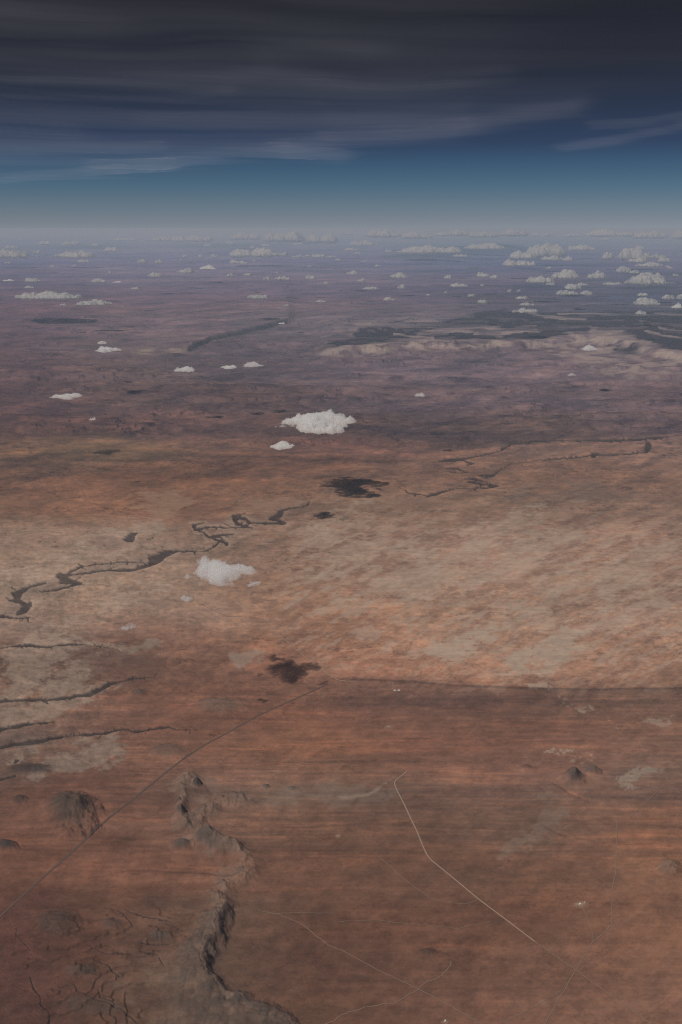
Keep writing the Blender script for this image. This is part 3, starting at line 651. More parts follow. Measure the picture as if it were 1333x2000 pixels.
d_, _, _, _ = seg_dist(UF, VF, [(425,1755),(437,1768),(434,1788),(421,1803),(417,1818),(422,1836),(404,1843),(401,1862),(392,1886),(405,1912),(420,1931),(445,1940),(470,1950)], 1.0)
tint(np.exp(-(d_ / 2.2) ** 2) * (msd > -1) * 0.3, (0.29, 0.215, 0.16))
gul = fbm(X, Y, 0.55, 5, 221, 0.6, FPY, ridged=True)
tint(mcap * ss(0.55, 0.95, gul) * ss(1880, 1960, V) * 0.6, (0.07, 0.055, 0.048))
# terraces of layered rock in the near left corner
tz = ss(1755, 1800, V + 20 * w2) * (1 - ss(300, 380, U + 40 * w1))
th = fbm(X + 0.25 * mott, Y, 2.4, 6, 231, 0.5, FPY)
q = th * 5.0; qf = np.floor(q); qr = q - qf
terr = (qf + ss(0.78, 0.96, qr)) / 5.0
H += 0.11 * tz * terr
lay = np.exp(-((qr - 0.88) / 0.09) ** 2)
scale(tz * lay * 0.55, (0.62, 0.60, 0.60)); scale(tz * np.exp(-((qr - 0.08) / 0.08) ** 2) * 0.5, (1.22, 1.15, 1.1))
# beds outcropping in long bowed lines left of the mesa
bz2 = ss(1520, 1560, V) * (1 - ss(1800, 1840, V)) * (1 - ss(380, 430, U)) * ss(120, 230, U)
bb = fbm(Xs / 5 + 0.1 * mott, Ys + 0.3 * (X + 2.2) ** 2 * 0.12, 0.55, 4, 241, 0.6, FPY)
ALB *= np.exp(bz2 * 0.30 * bb)[..., None]
# fine grain everywhere
ALB *= np.exp(0.09 * fbm(X, Y, 0.5, 4, 251, 0.7, FPY))[..., None]
_l = ALB @ np.array((0.4, 0.4, 0.2), f32)
_k = (0.19 * ss(820, 1000, V) + 0.10 * ss(1380, 1480, V) * (1 - ss(400, 650, U)) + 0.22 * (1 - ss(720, 900, V)))[..., None]
_c = np.stack([1.18 - 0.10 * (1 - ss(720, 900, V)), 0.94 + 0.03 * (1 - ss(720, 900, V)), 0.80 + 0.10 * (1 - ss(720, 900, V))], -1)
ALB = ALB * (1 - _k) + _l[..., None] * _c * _k
ALB = np.clip(ALB, 0.012, 0.6)

out_w = ss(0, 600, np.maximum(-U - 110, U - 1445))            # outside: keep the relief low
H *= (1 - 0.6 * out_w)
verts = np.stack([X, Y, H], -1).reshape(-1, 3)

gm, gn, gl = new_mat("desert_soil")
g_out = gn.new("ShaderNodeOutputMaterial"); g_b = gn.new("ShaderNodeBsdfPrincipled")
g_b.inputs["Roughness"].default_value = 0.95; g_b.inputs["Specular IOR Level"].default_value = 0.05
g_at = gn.new("ShaderNodeAttribute"); g_at.attribute_name = "soil"
g_geo = gn.new("ShaderNodeNewGeometry")
def grain_node(scl, sx, detail, rough):
    mp = gn.new("ShaderNodeMapping"); mp.inputs["Scale"].default_value = (sx, 1.0, 1.0)
    nz = gn.new("ShaderNodeTexNoise"); nz.inputs["Scale"].default_value = scl; nz.inputs["Detail"].default_value = detail; nz.inputs["Roughness"].default_value = rough
    gl.new(g_geo.outputs["Position"], mp.inputs["Vector"]); gl.new(mp.outputs[0], nz.inputs["Vector"])
    return nz
g_list = [grain_node(4.0, 1.0, 6, 0.75), grain_node(5.0, 0.30, 6, 0.75), grain_node(0.45, 0.25, 7, 0.72)]
g_add = gn.new("ShaderNodeMath"); g_add.operation = 'ADD'; g_add2 = gn.new("ShaderNodeMath"); g_add2.operation = 'ADD'
gl.new(g_list[0].outputs["Fac"], g_add.inputs[0]); gl.new(g_list[1].outputs["Fac"], g_add.inputs[1])
gl.new(g_add.outputs[0], g_add2.inputs[0]); gl.new(g_list[2].outputs["Fac"], g_add2.inputs[1])
g_mr = gn.new("ShaderNodeMapRange"); g_mr.inputs["From Min"].default_value = 1.0; g_mr.inputs["From Max"].default_value = 2.0
g_mr.inputs["To Min"].default_value = 0.62; g_mr.inputs["To Max"].default_value = 1.38
gl.new(g_add2.outputs[0], g_mr.inputs["Value"])
g_sc = gn.new("ShaderNodeVectorMath"); g_sc.operation = 'SCALE'
gl.new(g_at.outputs["Color"], g_sc.inputs[0]); gl.new(g_mr.outputs[0], g_sc.inputs["Scale"])
gl.new(g_sc.outputs[0], g_b.inputs["Base Color"]); gl.new(g_b.outputs[0], g_out.inputs["Surface"])

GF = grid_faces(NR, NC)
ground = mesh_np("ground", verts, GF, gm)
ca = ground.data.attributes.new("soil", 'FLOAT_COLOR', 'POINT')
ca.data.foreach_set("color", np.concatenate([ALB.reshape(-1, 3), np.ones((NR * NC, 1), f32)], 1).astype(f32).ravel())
tag(ground, "reddish brown desert plain with canyons, mesas and pale bare rock reaching the horizon", "desert plain", kind="structure")

def ground_z(u, v):
    """Height of the ground sheet at plain position u, v (bilinear in the sheet's own rows and columns)."""
    c = np.interp(u, Ucols, np.arange(NC)); r = np.interp(v, Vall, np.arange(NR))
    c0 = np.clip(c.astype(int), 0, NC - 2); r0 = np.clip(r.astype(int), 0, NR - 2)
    a, b = c - c0, r - r0
    z = np.stack([H[r0, c0], H[r0, c0 + 1], H[r0 + 1, c0], H[r0 + 1, c0 + 1]])
    return z.max(0), z[0] * (1 - a) * (1 - b) + z[1] * a * (1 - b) + z[2] * (1 - a) * b + z[3] * a * b

# ------------------------------------------------------------------ woods on the plateau: one canopy over the dark ground
wmat = simple_mat("pinyon_canopy", (0.048, 0.038, 0.050), 1.0, 0.5, 0.5)
fm = (woods + 0.9 * det).reshape(-1)[GF].min(1) > 0.85
wf = GF[fm]
used, inv = np.unique(wf.ravel(), return_inverse=True)
wv = verts[used].copy()
wv[:, 2] += 0.02 + 0.012 * np.abs(perlin(wv[:, 0] * 3, wv[:, 1] * 3, 5))
woodland = mesh_np("woodland", wv, inv.reshape(-1, 4), wmat)
tag(woodland, "dark green woodland covering the far plateau behind the pale cliff rim", "woodland", kind="stuff")

# ------------------------------------------------------------------ roads and tracks: ribbons laid on the plain
rmat_pale = simple_mat("pale_graded_dirt", (0.325, 0.225, 0.163), 0.95, 0.12, 8)
rmat_faint = simple_mat("faint_dirt_track", (0.235, 0.156, 0.112), 0.95, 0.15, 8)
rmat_mid = simple_mat("worn_dirt_track", (0.285, 0.195, 0.142), 0.95, 0.15, 8)
rmat_dark = simple_mat("dark_asphalt_strip", (0.128, 0.082, 0.064), 0.9, 0.15, 8)
def road(name, pts, width, mat, label, cat, wob=0.0, lift=0.004):
    p = np.array([q[:2] for q in pts], float)
    L = np.concatenate([[0], np.cumsum(np.hypot(*np.diff(p, axis=0).T))])
    n = max(8, int(L[-1] / 2.5))
    s = np.linspace(0, L[-1], n)
    u, v = np.interp(s, L, p[:, 0]), np.interp(s, L, p[:, 1])
    for _ in range(3):                                            # round the bends
        u[1:-1] = (u[:-2] + 2 * u[1:-1] + u[2:]) / 4; v[1:-1] = (v[:-2] + 2 * v[1:-1] + v[2:]) / 4
    if wob:
        u = u + wob * fbm(s, s * 0, 40, 4, 7); v = v + 0.6 * wob * fbm(s, s * 0 + 9, 40, 4, 8)
    x, y = on_level(u, v, 0.0)
    tx, ty = np.gradient(x), np.gradient(y); tl = np.hypot(tx, ty) + 1e-9
    nx, ny = -ty / tl, tx / tl
    zs = []; vs = []
    for k in (-0.5, 0.5):
        xx, yy = x + nx * width * k, y + ny * width * k
        ax_ = yy * CP + ALT * SP
        uu = 666.5 + xx / ax_ * F
        vv = 1000 - F * np.tan(PITCH - np.arctan(ALT / yy))
        zm, zb = ground_z(uu, vv)
        vs.append(np.stack([xx, yy, 0.5 * (zm + zb) + lift], 1))
    i = np.arange(n - 1)
    vv_ = np.concatenate(vs)
    o = mesh_np(name, vv_, np.stack([i, i + 1, i + 1 + n, i + n], 1), mat)
    return tag(o, label, cat, kind="structure")
road("highway", [(-60,1842),(0,1790),(100,1700),(160,1650),(215,1600),(270,1553),(325,1508),(360,1482),(400,1455),(450,1428),(500,1400),(560,1373),(610,1350),(640,1336)], 0.046, rmat_dark,
     "straight dark strip of highway running diagonally past the dark cone hill", "highway")
road("dirt_road", [(795,1506),(790,1512),(775,1522),(770,1530),(776,1545),(790,1572),(802,1598),(815,1625),(825,1650),(833,1668),(842,1680),(880,1711),(935,1757),(990,1798),(1045,1840)], 0.024, rmat_pale,
     "pale graded dirt road curving down from the rocky ribs onto the brown plain", "dirt road")
road("dirt_road", [(1045,1840),(1070,1858),(1117,1890),(1180,1935),(1230,1970),(1290,2015)], 0.014, rmat_faint, "thin straight track continuing the pale dirt road past the forked road", "dirt track")
road("dirt_road", [(795,1506),(780,1501),(740,1497),(690,1496),(640,1490),(560,1496)], 0.016, rmat_faint, "faint track along the top of the rocky ribs", "dirt track", 2)
road("dirt_road", [(620,1150),(585,1175),(550,1197),(522,1215),(530,1225),(545,1240),(590,1278),(640,1318),(660,1329),(692,1332)], 0.022, rmat_pale, "pale dirt road bending sharply on the orange sand beyond the big cloud shadow", "dirt road")
road("dirt_road", [(385,1176),(425,1197),(445,1206),(500,1206),(522,1215)], 0.016, rmat_faint, "faint track joining the sharp road bend beside the lowest white cloud", "dirt track", 2)
road("dirt_road", [(1206,1600),(1205,1660),(1202,1710),(1196,1740),(1196,1805),(1175,1828),(1158,1842),(1140,1872),(1125,1895),(1105,1930),(1070,1990),(1040,2060)], 0.014, rmat_faint, "long faint track with a bend, forking below the pale homestead clearing", "dirt track", 2)
road("dirt_road", [(1138,1772),(1148,1795),(1158,1825),(1159,1840)], 0.011, rmat_faint, "short faint track leading down from the homestead clearing", "dirt track", 2)
road("dirt_road", [(667,1855),(740,1895),(815,1930),(880,1965),(940,2000),(1010,2050)], 0.012, rmat_faint, "thin straight track crossing the brown plain beside the winding wash", "dirt track")
road("dry_wash", [(560,2040),(620,2010),(667,1983),(700,1972),(735,1966),(765,1960),(790,1950),(813,1934),(835,1918),(858,1910),(876,1893),(880,1876)], 0.014, rmat_faint, "pale winding dry wash on the brown plain right of the mesa", "dry wash", 7)
road("dirt_road", [(740,1672),(775,1705),(810,1733),(838,1752),(870,1764),(912,1767),(935,1757)], 0.011, rmat_faint, "faint curved track merging with the pale graded road", "dirt track", 2)
road("dirt_road", [(1079,992),(1080,970),(1084,945),(1086,925)], 0.045, rmat_faint, "thin pale track running away over the grey patch near the river bends", "dirt track", 1)
road("dirt_road", [(768,1333),(768,1344),(769,1351)], 0.014, rmat_pale, "short pale drive leading to the two white sheds", "drive")
road("dirt_road", [(505,1778),(545,1786),(590,1805),(640,1845),(667,1856)], 0.012, rmat_faint, "faint straight track on the plain just right of the mesa top", "dirt track", 2)
road("dirt_road", [(520,1785),(580,1783),(660,1784)], 0.010, rmat_faint, "faint level track branching off near the mesa top", "dirt track", 2)
road("dry_wash", [(667,1800),(740,1798),(830,1808),(890,1815),(960,1800)], 0.010, rmat_faint, "thin winding wash crossing the plain left of the pale graded road", "dry wash", 5)
road("dirt_road", [(1230,1600),(1270,1560),(1303,1530),(1300,1512)], 0.012, rmat_faint, "faint curved track below the pale rocks by the dark butte", "dirt track", 3)
road("dirt_road", [(985,1998),(1030,1975),(1065,1955),(1105,1930)], 0.010, rmat_faint, "faint track forking off near the lower edge toward the long track", "dirt track", 2)

# ------------------------------------------------------------------ farm sheds and homesteads (tiny from up here)
m_wall = simple_mat("painted_metal_wall", (0.72, 0.69, 0.64), 0.6, 0.08, 40)
m_roof = simple_mat("white_metal_roof", (0.80, 0.79, 0.76), 0.5, 0.06, 40)
m_brown = simple_mat("rusty_roof", (0.10, 0.055, 0.04), 0.8, 0.2, 40)
m_door = simple_mat("shed_door", (0.10, 0.09, 0.085), 0.7, 0.1, 40)
def box_part(name, lo, hi, mat, parent):
    v = [(x, y, z) for z in (lo[2], hi[2]) for (x, y) in ((lo[0], lo[1]), (hi[0], lo[1]), (hi[0], hi[1]), (lo[0], hi[1]))]
    q = [(3, 2, 1, 0), (4, 5, 6, 7), (0, 1, 5, 4), (1, 2, 6, 5), (2, 3, 7, 6), (3, 0, 4, 7)]
    return mesh_np(name, v, q, mat, False, parent)
def shed(u, v, L, W, Hh, rz, label, cat="shed", roof=None, group=None):
    x, y = on_level(u, v, 0.0)
    z, _ = ground_z(np.array([u]), np.array([v]))
    e = bpy.data.objects.new("farm_shed" if cat == "shed" else "homestead", None); col.objects.link(e)
    e.location = (x, y, float(z[0]) + 0.002); e.rotation_euler = (0, 0, rz)
    tag(e, label, cat, group)
    a, b = L / 2, W / 2
    box_part("wall", (-a, -b, -0.01), (a, b, Hh), m_wall, e)
    o = 0.0012
    rv_ = [(-a - o, -b - o, Hh + .0002), (a + o, -b - o, Hh + .0002), (a + o, b + o, Hh + .0002), (-a - o, b + o, Hh + .0002), (-a - o, 0, Hh + W * 0.28), (a + o, 0, Hh + W * 0.28)]
    me = bpy.data.meshes.new("roof"); me.from_pydata(rv_, [], [(0, 1, 5, 4), (2, 3, 4, 5), (1, 2, 5), (3, 0, 4), (3, 2, 1, 0)])
    me.materials.append(roof or m_roof); r = bpy.data.objects.new("roof", me); col.objects.link(r); r.parent = e
    box_part("door", (-a * 0.25, -b - 0.0006, -0.004), (a * 0.25, -b - 0.0001, Hh * 0.8), m_door, e)
    return e
shed(772, 1349, 0.055, 0.030, 0.010, 0.1, "longer white shed on the dark plain, beside the short pale drive")
shed(779.5, 1349, 0.060, 0.032, 0.010, 0.05, "white shed on the dark plain, farther from the short pale drive")
shed(1133, 1767, 0.026, 0.018, 0.007, 0.5, "pale roofed homestead in the middle of the bright cleared patch", "house")
shed(1127, 1772, 0.018, 0.014, 0.006, 1.1, "small dark roofed homestead at the lower edge of the cleared patch", "house", m_brown)
shed(1142, 1764, 0.018, 0.012, 0.006, 0.2, "small pale shed at the upper edge of the cleared patch")
shed(870, 1994, 0.024, 0.016, 0.007, 0.8, "lone pale homestead beside crossing tracks at the near edge of the plain", "house")
shed(566, 1860, 0.022, 0.014, 0.006, 0.3, "lone dark roofed shed on the plain right of the mesa shadow", roof=m_brown)
shed(760, 1419, 0.020, 0.014, 0.006, 0.3, "lone pale homestead on the streaked red plain", "house")
for (u, v, r, k) in [(1135,1768,9,.75),(660,1632,6,.6),(870,1996,6,.6),(1060,1958,7,.4),(757,1420,9,.4),(922,1958,6,.3)]:
    e_ = ((UF - u) / r) ** 2 + ((VF - v) / (r * 0.45)) ** 2
    m = np.clip(np.exp(-e_) * k * (1 + 1.5 * wf1), 0, 1)[..., None]
    ALB = ALB * (1 - m) + np.array((0.37, 0.27, 0.20), f32) * m
ca.data.foreach_set("color", np.concatenate([ALB.reshape(-1, 3), np.ones((NR * NC, 1), f32)], 1).astype(f32).ravel())

# ------------------------------------------------------------------ cumulus clouds: closed lumpy bodies filled with droplets
def cloud_mat(name, dens, shell, white=(0.86, 0.85, 0.83)):
    m, n, l = new_mat(name)
    out = n.new("ShaderNodeOutputMaterial")
    vol = n.new("ShaderNodeVolumeScatter"); vol.inputs["Color"].default_value = (1, 0.99, 0.985, 1); vol.inputs["Density"].default_value = dens
    vol.inputs["Anisotropy"].default_value = 0.0
    tr = n.new("ShaderNodeBsdfTransparent"); di = n.new("ShaderNodeBsdfDiffuse"); di.inputs["Color"].default_value = (*white, 1)
    mx = n.new("ShaderNodeMixShader")
    geo = n.new("ShaderNodeNewGeometry"); nz = n.new("ShaderNodeTexNoise"); nz.inputs["Scale"].default_value = 2.2; nz.inputs["Detail"].default_value = 6
    mr = n.new("ShaderNodeMapRange"); mr.inputs["From Min"].default_value = 0.35; mr.inputs["From Max"].default_value = 0.65
    mr.inputs["To Min"].default_value = 0.0005 + shell * 0.4; mr.inputs["To Max"].default_value = 0.001 + shell * 1.6
    l.new(geo.outputs["Position"], nz.inputs["Vector"]); l.new(nz.outputs["Fac"], mr.inputs["Value"]); l.new(mr.outputs[0], mx.inputs["Fac"])
    l.new(tr.outputs[0], mx.inputs[1]); l.new(di.outputs[0], mx.inputs[2])
    l.new(mx.outputs[0], out.inputs["Surface"]); l.new(vol.outputs[0], out.inputs["Volume"])
    return m
cm_thick = cloud_mat("cumulus_droplets", 0.7, 0.42, (0.50, 0.50, 0.50))
cm_near = cloud_mat("near_cumulus_droplets", 7.0, 0.0)
cm_wisp = cloud_mat("thin_cloud_droplets", 12.0, 0.0)
BASE = 2.9
# centre x, y, width, height in photo pixels (where the sight line to the cloud runs), kind: c heaped, w wispy
CLOUDS = """245 467 50 6;315 466 52 9;373 466 80 10;478 462 60 10;560 463 70 14;625 466 70 14;682 456 20 5;745 457 68 10;811 460 65 10;862 457 34 7;896 455 34 9;946 458 56 9;1000 455 48 9;1190 456 80 9;1270 459 65 10;1327 459 30 11;1182 467 20 5;1060 458 44 6;1120 459 40 6
88 472 22 10 w;135 476 30 7;189 478 18 6;219 487 36 8;25 496 88 15;74 492 22 6;146 497 92 13;500 494 118 15;711 475 56 10;684 487 36 5;700 494 20 5;760 490 18 8;840 488 132 15;950 482 84 10;899 499 34 6;393 500 16 6;419 500 22 6;583 501 30 6;623 499 32 8;1066 489 68 24;1018 499 60 14;1135 484 52 11;1237 497 104 20;1078 504 42 10;1110 506 24 8;1246 508 38 10;1298 508 26 9;493 483 15 6;821 489 16 4;146 474 24 6;602 499 13 4;1075 491 23 5;363 500 15 5;449 474 20 5;406 479 21 5;1294 501 23 4;1250 484 24 6;519 479 19 5;583 476 29 5;24 483 30 6;648 501 28 4;857 487 21 5;934 479 19 5
162 510 34 6;16 513 15 4;254 513 8 6;277 510 24 8;310 511 20 8;464 511 34 7;660 507 16 5;354 508 10 4;1015 514 75 12;1272 517 62 9;411 522 40 9 w;364 529 40 10;306 537 36 9;450 537 16 7;485 536 20 6;521 544 18 8;552 543 34 9;607 541 28 10;690 533 30 8;782 538 42 11;945 537 34 9;876 541 26 9;965 541 22 7;1218 527 32 12;1240 531 24 7;1105 537 62 16;1164 538 40 15;1053 547 68 12;1268 547 102 19;1320 537 15 5;1196 554 42 6;541 532 10 3;104 520 20 4;1072 523 20 4;712 510 20 3;146 519 13 5;1305 520 14 3;738 519 19 4;1309 523 13 4;216 532 10 5;478 514 19 5;496 509 15 3;605 520 10 3
64 547 32 8;194 548 34 8;229 550 18 4 w;18 547 26 4 w;58 561 22 5;265 563 22 6;637 553 14 8;706 548 20 6;724 563 40 6;785 561 20 8;896 557 36 8;943 557 10 5;996 568 12 8;1014 568 10 6;1076 554 20 7;1117 560 42 12;1138 555 26 7;1108 572 48 9;1147 572 26 10;871 571 9 4;837 576 14 3
94 577 140 15;182 591 82 12;124 595 20 5;506 579 54 10;629 588 26 6;560 596 13 4;760 584 26 7;921 577 18 7;944 589 22 9;1020 581 30 7;1030 594 36 7;1025 606 54 11;1254 575 26 7;1306 580 30 10;1263 590 58 14;1330 580 20 11;1253 611 28 8;1322 597 24 10 w;551 631 16 5 w
210 681 60 15;200 669 20 6 w;365 720 58 15;493 710 46 15;448 716 42 6 w;130 772 72 15;183 817 16 8 w;618 820 146 46;550 869 66 12 w;1156 679 48 12;1117 731 20 6;820 770 24 9 w;428 1110 136 50;496 1139 34 13 w;365 1166 26 26 w;250 1222 40 14 w"""
BELT = ["in the haziest cloud row along the horizon", "in the second cloud row under the horizon", "in the third cloud row under the horizon", "in the loose row over the far purple plain", "in the lowest row of the distant clouds", ""]
OWN = {(210,681):"flat white lens shaped cloud with a tiny puff above it", (200,669):"tiny faint puff just above the white lens shaped cloud", (365,720):"low ragged white cloud over the pale orange sand slope",
 (493,710):"ragged white cloud drifting below the dark blue scarp", (448,716):"thin faint wisp between the two ragged clouds below the scarp", (130,772):"small lone white cloud over the brown plain with a wide base",
 (183,817):"tiny faint puff over the dark brown plain near the curved beds", (618,820):"largest bright white cumulus cloud above the middle of the desert", (550,869):"thin grey wisp of cloud just below the largest cumulus",
 (1156,679):"small white cloud floating over the pale cliff rim", (1117,731):"tiny flat white cloud over the plain below the cliff rim", (820,770):"tiny faint cloud over the plain left of the river arc",
 (428,1110):"nearest white cloud, soft and torn, beside the dark river canyon", (496,1139):"small bluish wisp just beside the nearest white cloud", (365,1166):"very thin upright veil of cloud below the nearest white cloud",
 (250,1222):"faint grey smudge of cloud over the pale rocks near the canyon", (94,577):"longest flat topped white cloud bank over the far purple plain", (182,591):"long white cloud bank just below the longest flat one", (506,579):"flat white cloud beside two dark blue shadow patches",
 (1066,489):"tallest heaped white cloud in front of the blue mountain", (1237,497):"wide domed white cloud bank near the horizon", (1268,547):"long rising white cloud bank above the dark woods", (840,488):"long lumpy cloud bank just before the blue mountain", (500,494):"long lumpy cloud bank under the row at the horizon"}
ORD = ["first","second","third","fourth","fifth","sixth","seventh","eighth","ninth","tenth","eleventh","twelfth","thirteenth","fourteenth","fifteenth","sixteenth","seventeenth","eighteenth","nineteenth","twentieth","twenty-first","twenty-second","twenty-third","twenty-fourth","twenty-fifth"]

def make_cloud(cx, cy, w, h, kind, seed):
    rx_, ry_, rz_ = ray(cx, cy)
    t0 = (BASE + 0.3 - ALT) / rz_
    base = BASE
    if t0 > 620: t0 = 620.0; base = ALT + t0 * rz_ - 0.3
    dist = t0 * math.sqrt(rx_ ** 2 + ry_ ** 2 + rz_ ** 2)
    px = dist / F
    sd_ = -rz_ / math.sqrt(rx_ ** 2 + ry_ ** 2 + rz_ ** 2)
    W = w * px
    big = w > 120 and cy > 700
    W *= 1.1 if big else 1.0
    D = W * ((1.05 if cy < 1000 else 0.9) if big else (0.85 if cy > 640 else 0.75 if w / h < 5 else 0.45))
    W *= 0.94 if cy > 620 else 0.9
    Hh = (h * px * 0.95 - 0.55 * D * sd_) * (0.8 if big else 1)
    Hh = max(Hh, (0.13 if kind == 'w' else 0.13 if big else 0.07) * W)
    if big: Hh = 0.16 * W
    Hh = min(Hh, 0.5 * W)
    x, y = on_level(cx, cy, base + Hh * 0.35)
    N = int(np.clip(w * 1.2 if cy > 640 else w * 1.0, 26, 130))
    el = W / D
    g = np.linspace(-1.25, 1.25, N)
    gx, gy = np.meshgrid(g, g)
    s = seed * 13.7
    n0 = fbm(gx * el * 1.1 + s, gy - s, 0.9 if big else 1.1, 6, seed, 0.68 if big else 0.62)
    r2 = gx ** 2 + gy ** 2 + 0.25 * gx ** 4
    m = np.clip((0.98 - r2) * 0.9 + 1.55 * n0, 0, 2.0) if big else np.clip((0.85 - r2) * 0.8 + (1.25 if kind == 'w' else 1.0) * n0, 0, 1.3)
    m *= ss(1.24, 0.95, np.abs(gx)) * ss(1.24, 0.95, np.abs(gy))
    fq = 1.3 if cy > 640 else 0.7
    bil = 1.15 - 2.0 * np.abs(fbm(gx * el * fq + s, gy * fq, 0.9, 4, seed + 3, 0.5))
    bump = 0.5 + 0.5 * np.clip(bil, 0, 1.1)
    if cy > 640:
        mm = np.clip(m * (1 - 0.45 * gx * (cy > 1000)), 0, 2)
        puff = fbm(gx * el * 1.2 + s, gy * 1.2, 0.55, 4, seed + 3, 0.5)
        top = (1 - np.exp(-1.3 * mm ** 1.5)) * (0.95 + 0.32 * np.clip(puff, -0.8, 0.8) + 0.25 * np.clip(fbm(gx * el - s, gy, 1.6, 2, seed + 9), -0.5, 0.6))
    else:
        top = np.power(m, 0.62) * (0.66 + 0.30 * bump + 0.15 * np.clip(fbm(gx * el - s, gy, 1.3, 2, seed + 9), -0.6, 0.8))
    if kind == 'w': top = m * 0.8
    top = np.where(m > 0.02, top, 0)
    bot = np.where(m > 0.02, np.minimum(m, 0.6) * (0.22 if kind != 'w' else 0.3) * (1 + n0), 0)
    mask = top > 0
    # faces with any thickness
    i = np.arange(N * N).reshape(N, N)
    q = np.stack([i[:-1, :-1], i[:-1, 1:], i[1:, 1:], i[1:, :-1]], -1).reshape(-1, 4)
    q = q[mask.ravel()[q].any(1)]
    if len(q) < 4: return None
    P = np.stack([gx * W * 0.5, gy * D * 0.5, top * Hh], -1).reshape(-1, 3)
    B = np.stack([gx * W * 0.5, gy * D * 0.5, -bot * Hh], -1).reshape(-1, 3)
    mid_ = mask.ravel()
    bi = np.where(mid_, np.arange(N * N) + N * N, np.arange(N * N))        # rim vertices shared by top and base
    allv = np.concatenate([P, B]); allq = np.concatenate([q, bi[q][:, ::-1]])
    us, iv = np.unique(allq.ravel(), return_inverse=True)
    o = mesh_np("cumulus_cloud", allv[us], iv.reshape(-1, 4), cm_wisp if kind == 'w' else (cm_near if cy > 640 else cm_thick))
    o.location = (x, y, base)
    return o

seed = 100
for b, line in enumerate(CLOUDS.split("\n")):
    items = [t.split() for t in line.strip().split(";") if t.strip()]
    items = [(float(t[0]), float(t[1]), float(t[2]), float(t[3]), t[4] if len(t) > 4 else 'c') for t in items]
    plain = sorted([t for t in items if (int(t[0]), int(t[1])) not in OWN])
    for t in items:
        seed += 1
        o = make_cloud(*t, seed)
        if o is None: continue
        key = (int(t[0]), int(t[1]))
        if key in OWN:
            lab = OWN[key]
        else:
            k = plain.index(t); n = len(plain)
            size = "faint" if t[4] == 'w' else ("tiny" if t[2] < 22 else "small" if t[2] < 40 else "broad" if t[2] < 70 else "long")
            pos = (ORD[k] + " from the left") if k < (n + 1) // 2 else (ORD[n - 1 - k] + " from the right") if k < n - 1 else "last on the right"
            if k == 0: pos = "leftmost"
            lab = f"{size} white cloud {pos} {BELT[b]}"
        tag(o, lab, "cloud", ["clouds along the horizon", "clouds of the second row", "clouds of the third row", "clouds over the far plain", "clouds of the lowest distant row", "clouds over the near desert"][b])

# ------------------------------------------------------------------ high cirrus veil: a thin sheet of ice haze of varying thickness above the aircraft
CZ = ALT + 3.0
ci_u = np.linspace(-400, 1733, 430); ci_v = np.linspace(368, -260, 330)
cu, cv = np.meshgrid(ci_u, ci_v)
rx_, ry_, rz_ = ray(cu, cv)
tt = (CZ - ALT) / rz_
cx_, cy_ = rx_ * tt, ry_ * tt
dl = np.hypot(cx_, cy_)
a1, a2 = cx_ / dl * 3, np.log(dl) * 3
cwp = 0.10 * fbm(a1, a2, 0.7, 3, 341)
cuw = (cu + 25 * fbm(a1 / 2, a2, 0.4, 3, 351)).astype(f32); cvw = (cv + 9 * fbm(a1 / 3, a2 + cwp, 0.25, 4, 361)).astype(f32)
st = fbm(a1 / 5, a2 - 0.10 * a1 + cwp, 0.42, 4, 311, 0.45)
fib = fbm(a1 / 10, a2 - 0.12 * a1 + cwp, 0.09, 5, 331, 0.7)
lo = np.interp(cuw, [-400,0,150,300,480,640,700,900,1000,1100,1180,1333,1733], [366,358,352,338,326,316,296,286,256,228,210,190,150])
veil = ss(-4, 60, lo - cvw) * ss(-200, 40, cv) * (0.16 + 0.34 * ss(1250, 700, cu))
veil = veil * (1 + 0.9 * ss(120, 240, cv) * ss(1000, 300, cu))
th_ = veil * np.clip(0.50 + 0.55 * st + 0.20 * fib, 0.08, 1.2)
for pts, w, k in [([(-400,372),(0,352),(60,343),(150,338),(260,330),(335,321)], 9, 1.15), ([(190,326),(330,316),(450,299),(540,293),(620,300),(660,305)], 13, 1.05),
                  ([(-400,310),(0,300),(150,291),(300,284)], 11, 0.5), ([(560,287),(700,271),(850,256),(950,236),(1060,216),(1120,207)], 17, 0.72), ([(640,263),(760,251),(900,240)], 10, 0.5),
                  ([(-400,165),(0,160),(200,158),(420,150),(520,145),(700,164),(850,158),(990,138)], 15, 0.42), ([(-400,195),(0,190),(150,190),(330,188),(460,178)], 10, 0.32), ([(-400,240),(0,250),(130,256)], 22, 0.45),
                  ([(660,226),(800,222),(900,214)], 16, 0.3), ([(1110,287),(1200,273),(1270,259),(1333,246),(1733,150)], 9, 0.8), ([(1150,247),(1240,240),(1333,226),(1733,140)], 7, 0.45),
                  ([(-400,40),(0,35),(80,45),(180,60)], 40, 0.22), ([(520,90),(620,85),(720,100)], 26, 0.22), ([(300,225),(480,215),(620,208)], 14, 0.22)]:
    d_, _, _, _ = seg_dist(cuw, cvw, pts, 2.2)
    th_ = th_ + k * np.exp(-(d_ / (w * 2.0)) ** 2) * np.clip(0.75 + 0.55 * fib + 0.4 * st, 0.08, 1.5)
th_ *= ss(-400, -250, cu) * ss(1733, 1580, cu) * ss(-260, -150, cv)
th_ = np.where(th_ > 0.01, th_, 0)
thick = 0.16 * th_ * np.clip(dl / 30, 0.55, 1.6)
nr_, nc_ = cu.shape
i = np.arange(nr_ * nc_).reshape(nr_, nc_)
q = np.stack([i[:-1, :-1], i[:-1, 1:], i[1:, 1:], i[1:, :-1]], -1).reshape(-1, 4)
mk = (thick > 0).ravel()
q = q[mk[q].any(1)]
top = np.stack([cx_, cy_, CZ + thick / 2], -1).reshape(-1, 3); bot = np.stack([cx_, cy_, CZ - thick / 2], -1).reshape(-1, 3)
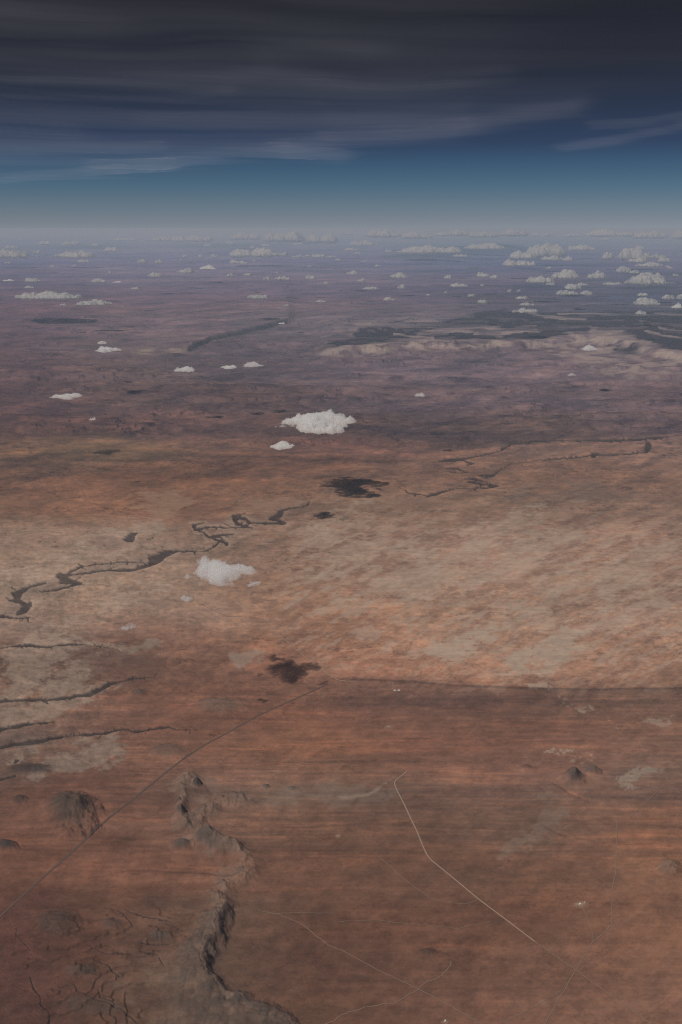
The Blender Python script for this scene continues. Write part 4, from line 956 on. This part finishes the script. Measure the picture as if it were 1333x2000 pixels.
bi = np.where(mk, np.arange(nr_ * nc_) + nr_ * nc_, np.arange(nr_ * nc_))
allv = np.concatenate([top, bot]); allq = np.concatenate([q[:, ::-1], bi[q]])
us, iv = np.unique(allq.ravel(), return_inverse=True)
m, n, l = new_mat("ice_haze")
out = n.new("ShaderNodeOutputMaterial"); tr = n.new("ShaderNodeBsdfTransparent"); tl_ = n.new("ShaderNodeBsdfTranslucent"); mx = n.new("ShaderNodeMixShader")
tl_.inputs["Color"].default_value = (0.80, 0.78, 0.86, 1)
at = n.new("ShaderNodeAttribute"); at.attribute_name = "ice"; mu = n.new("ShaderNodeMath"); mu.operation = 'MULTIPLY'; mu.inputs[1].default_value = 0.038
l.new(at.outputs["Fac"], mu.inputs[0]); l.new(mu.outputs[0], mx.inputs[0])
l.new(tr.outputs[0], mx.inputs[1]); l.new(tl_.outputs[0], mx.inputs[2]); l.new(mx.outputs[0], out.inputs["Surface"])
cirrus = mesh_np("cirrus_veil", allv[us], iv.reshape(-1, 4), m)
ic = np.concatenate([th_.ravel(), th_.ravel()])[us].astype(f32)
cirrus.data.attributes.new("ice", 'FLOAT', 'POINT').data.foreach_set("value", ic)
tag(cirrus, "thin streaked grey cirrus veil stretched across the dark upper sky", "cirrus cloud", kind="stuff")

# ------------------------------------------------------------------ the air itself
hm, hn, hl = new_mat("air_haze")
h_out = hn.new("ShaderNodeOutputMaterial"); h_v = hn.new("ShaderNodeVolumePrincipled")
h_v.inputs["Color"].default_value = (*[float(c) for c in HAZE_C], 1)
h_v.inputs["Absorption Color"].default_value = (0.555, 0.49, 0.0, 1)
h_v.inputs["Density"].default_value = HAZE_D
h_v.inputs["Anisotropy"].default_value = 0.0
hl.new(h_v.outputs[0], h_out.inputs["Volume"])
zlo = float(H.min()) - 0.01
R = float(np.abs(verts[:, :2]).max()) + 20
haze = box_part("haze", (-R, -R, zlo), (R, R, ALT + 0.05), hm, None)
tag(haze, "pale blue air haze thickening toward the horizon", "haze", kind="stuff")
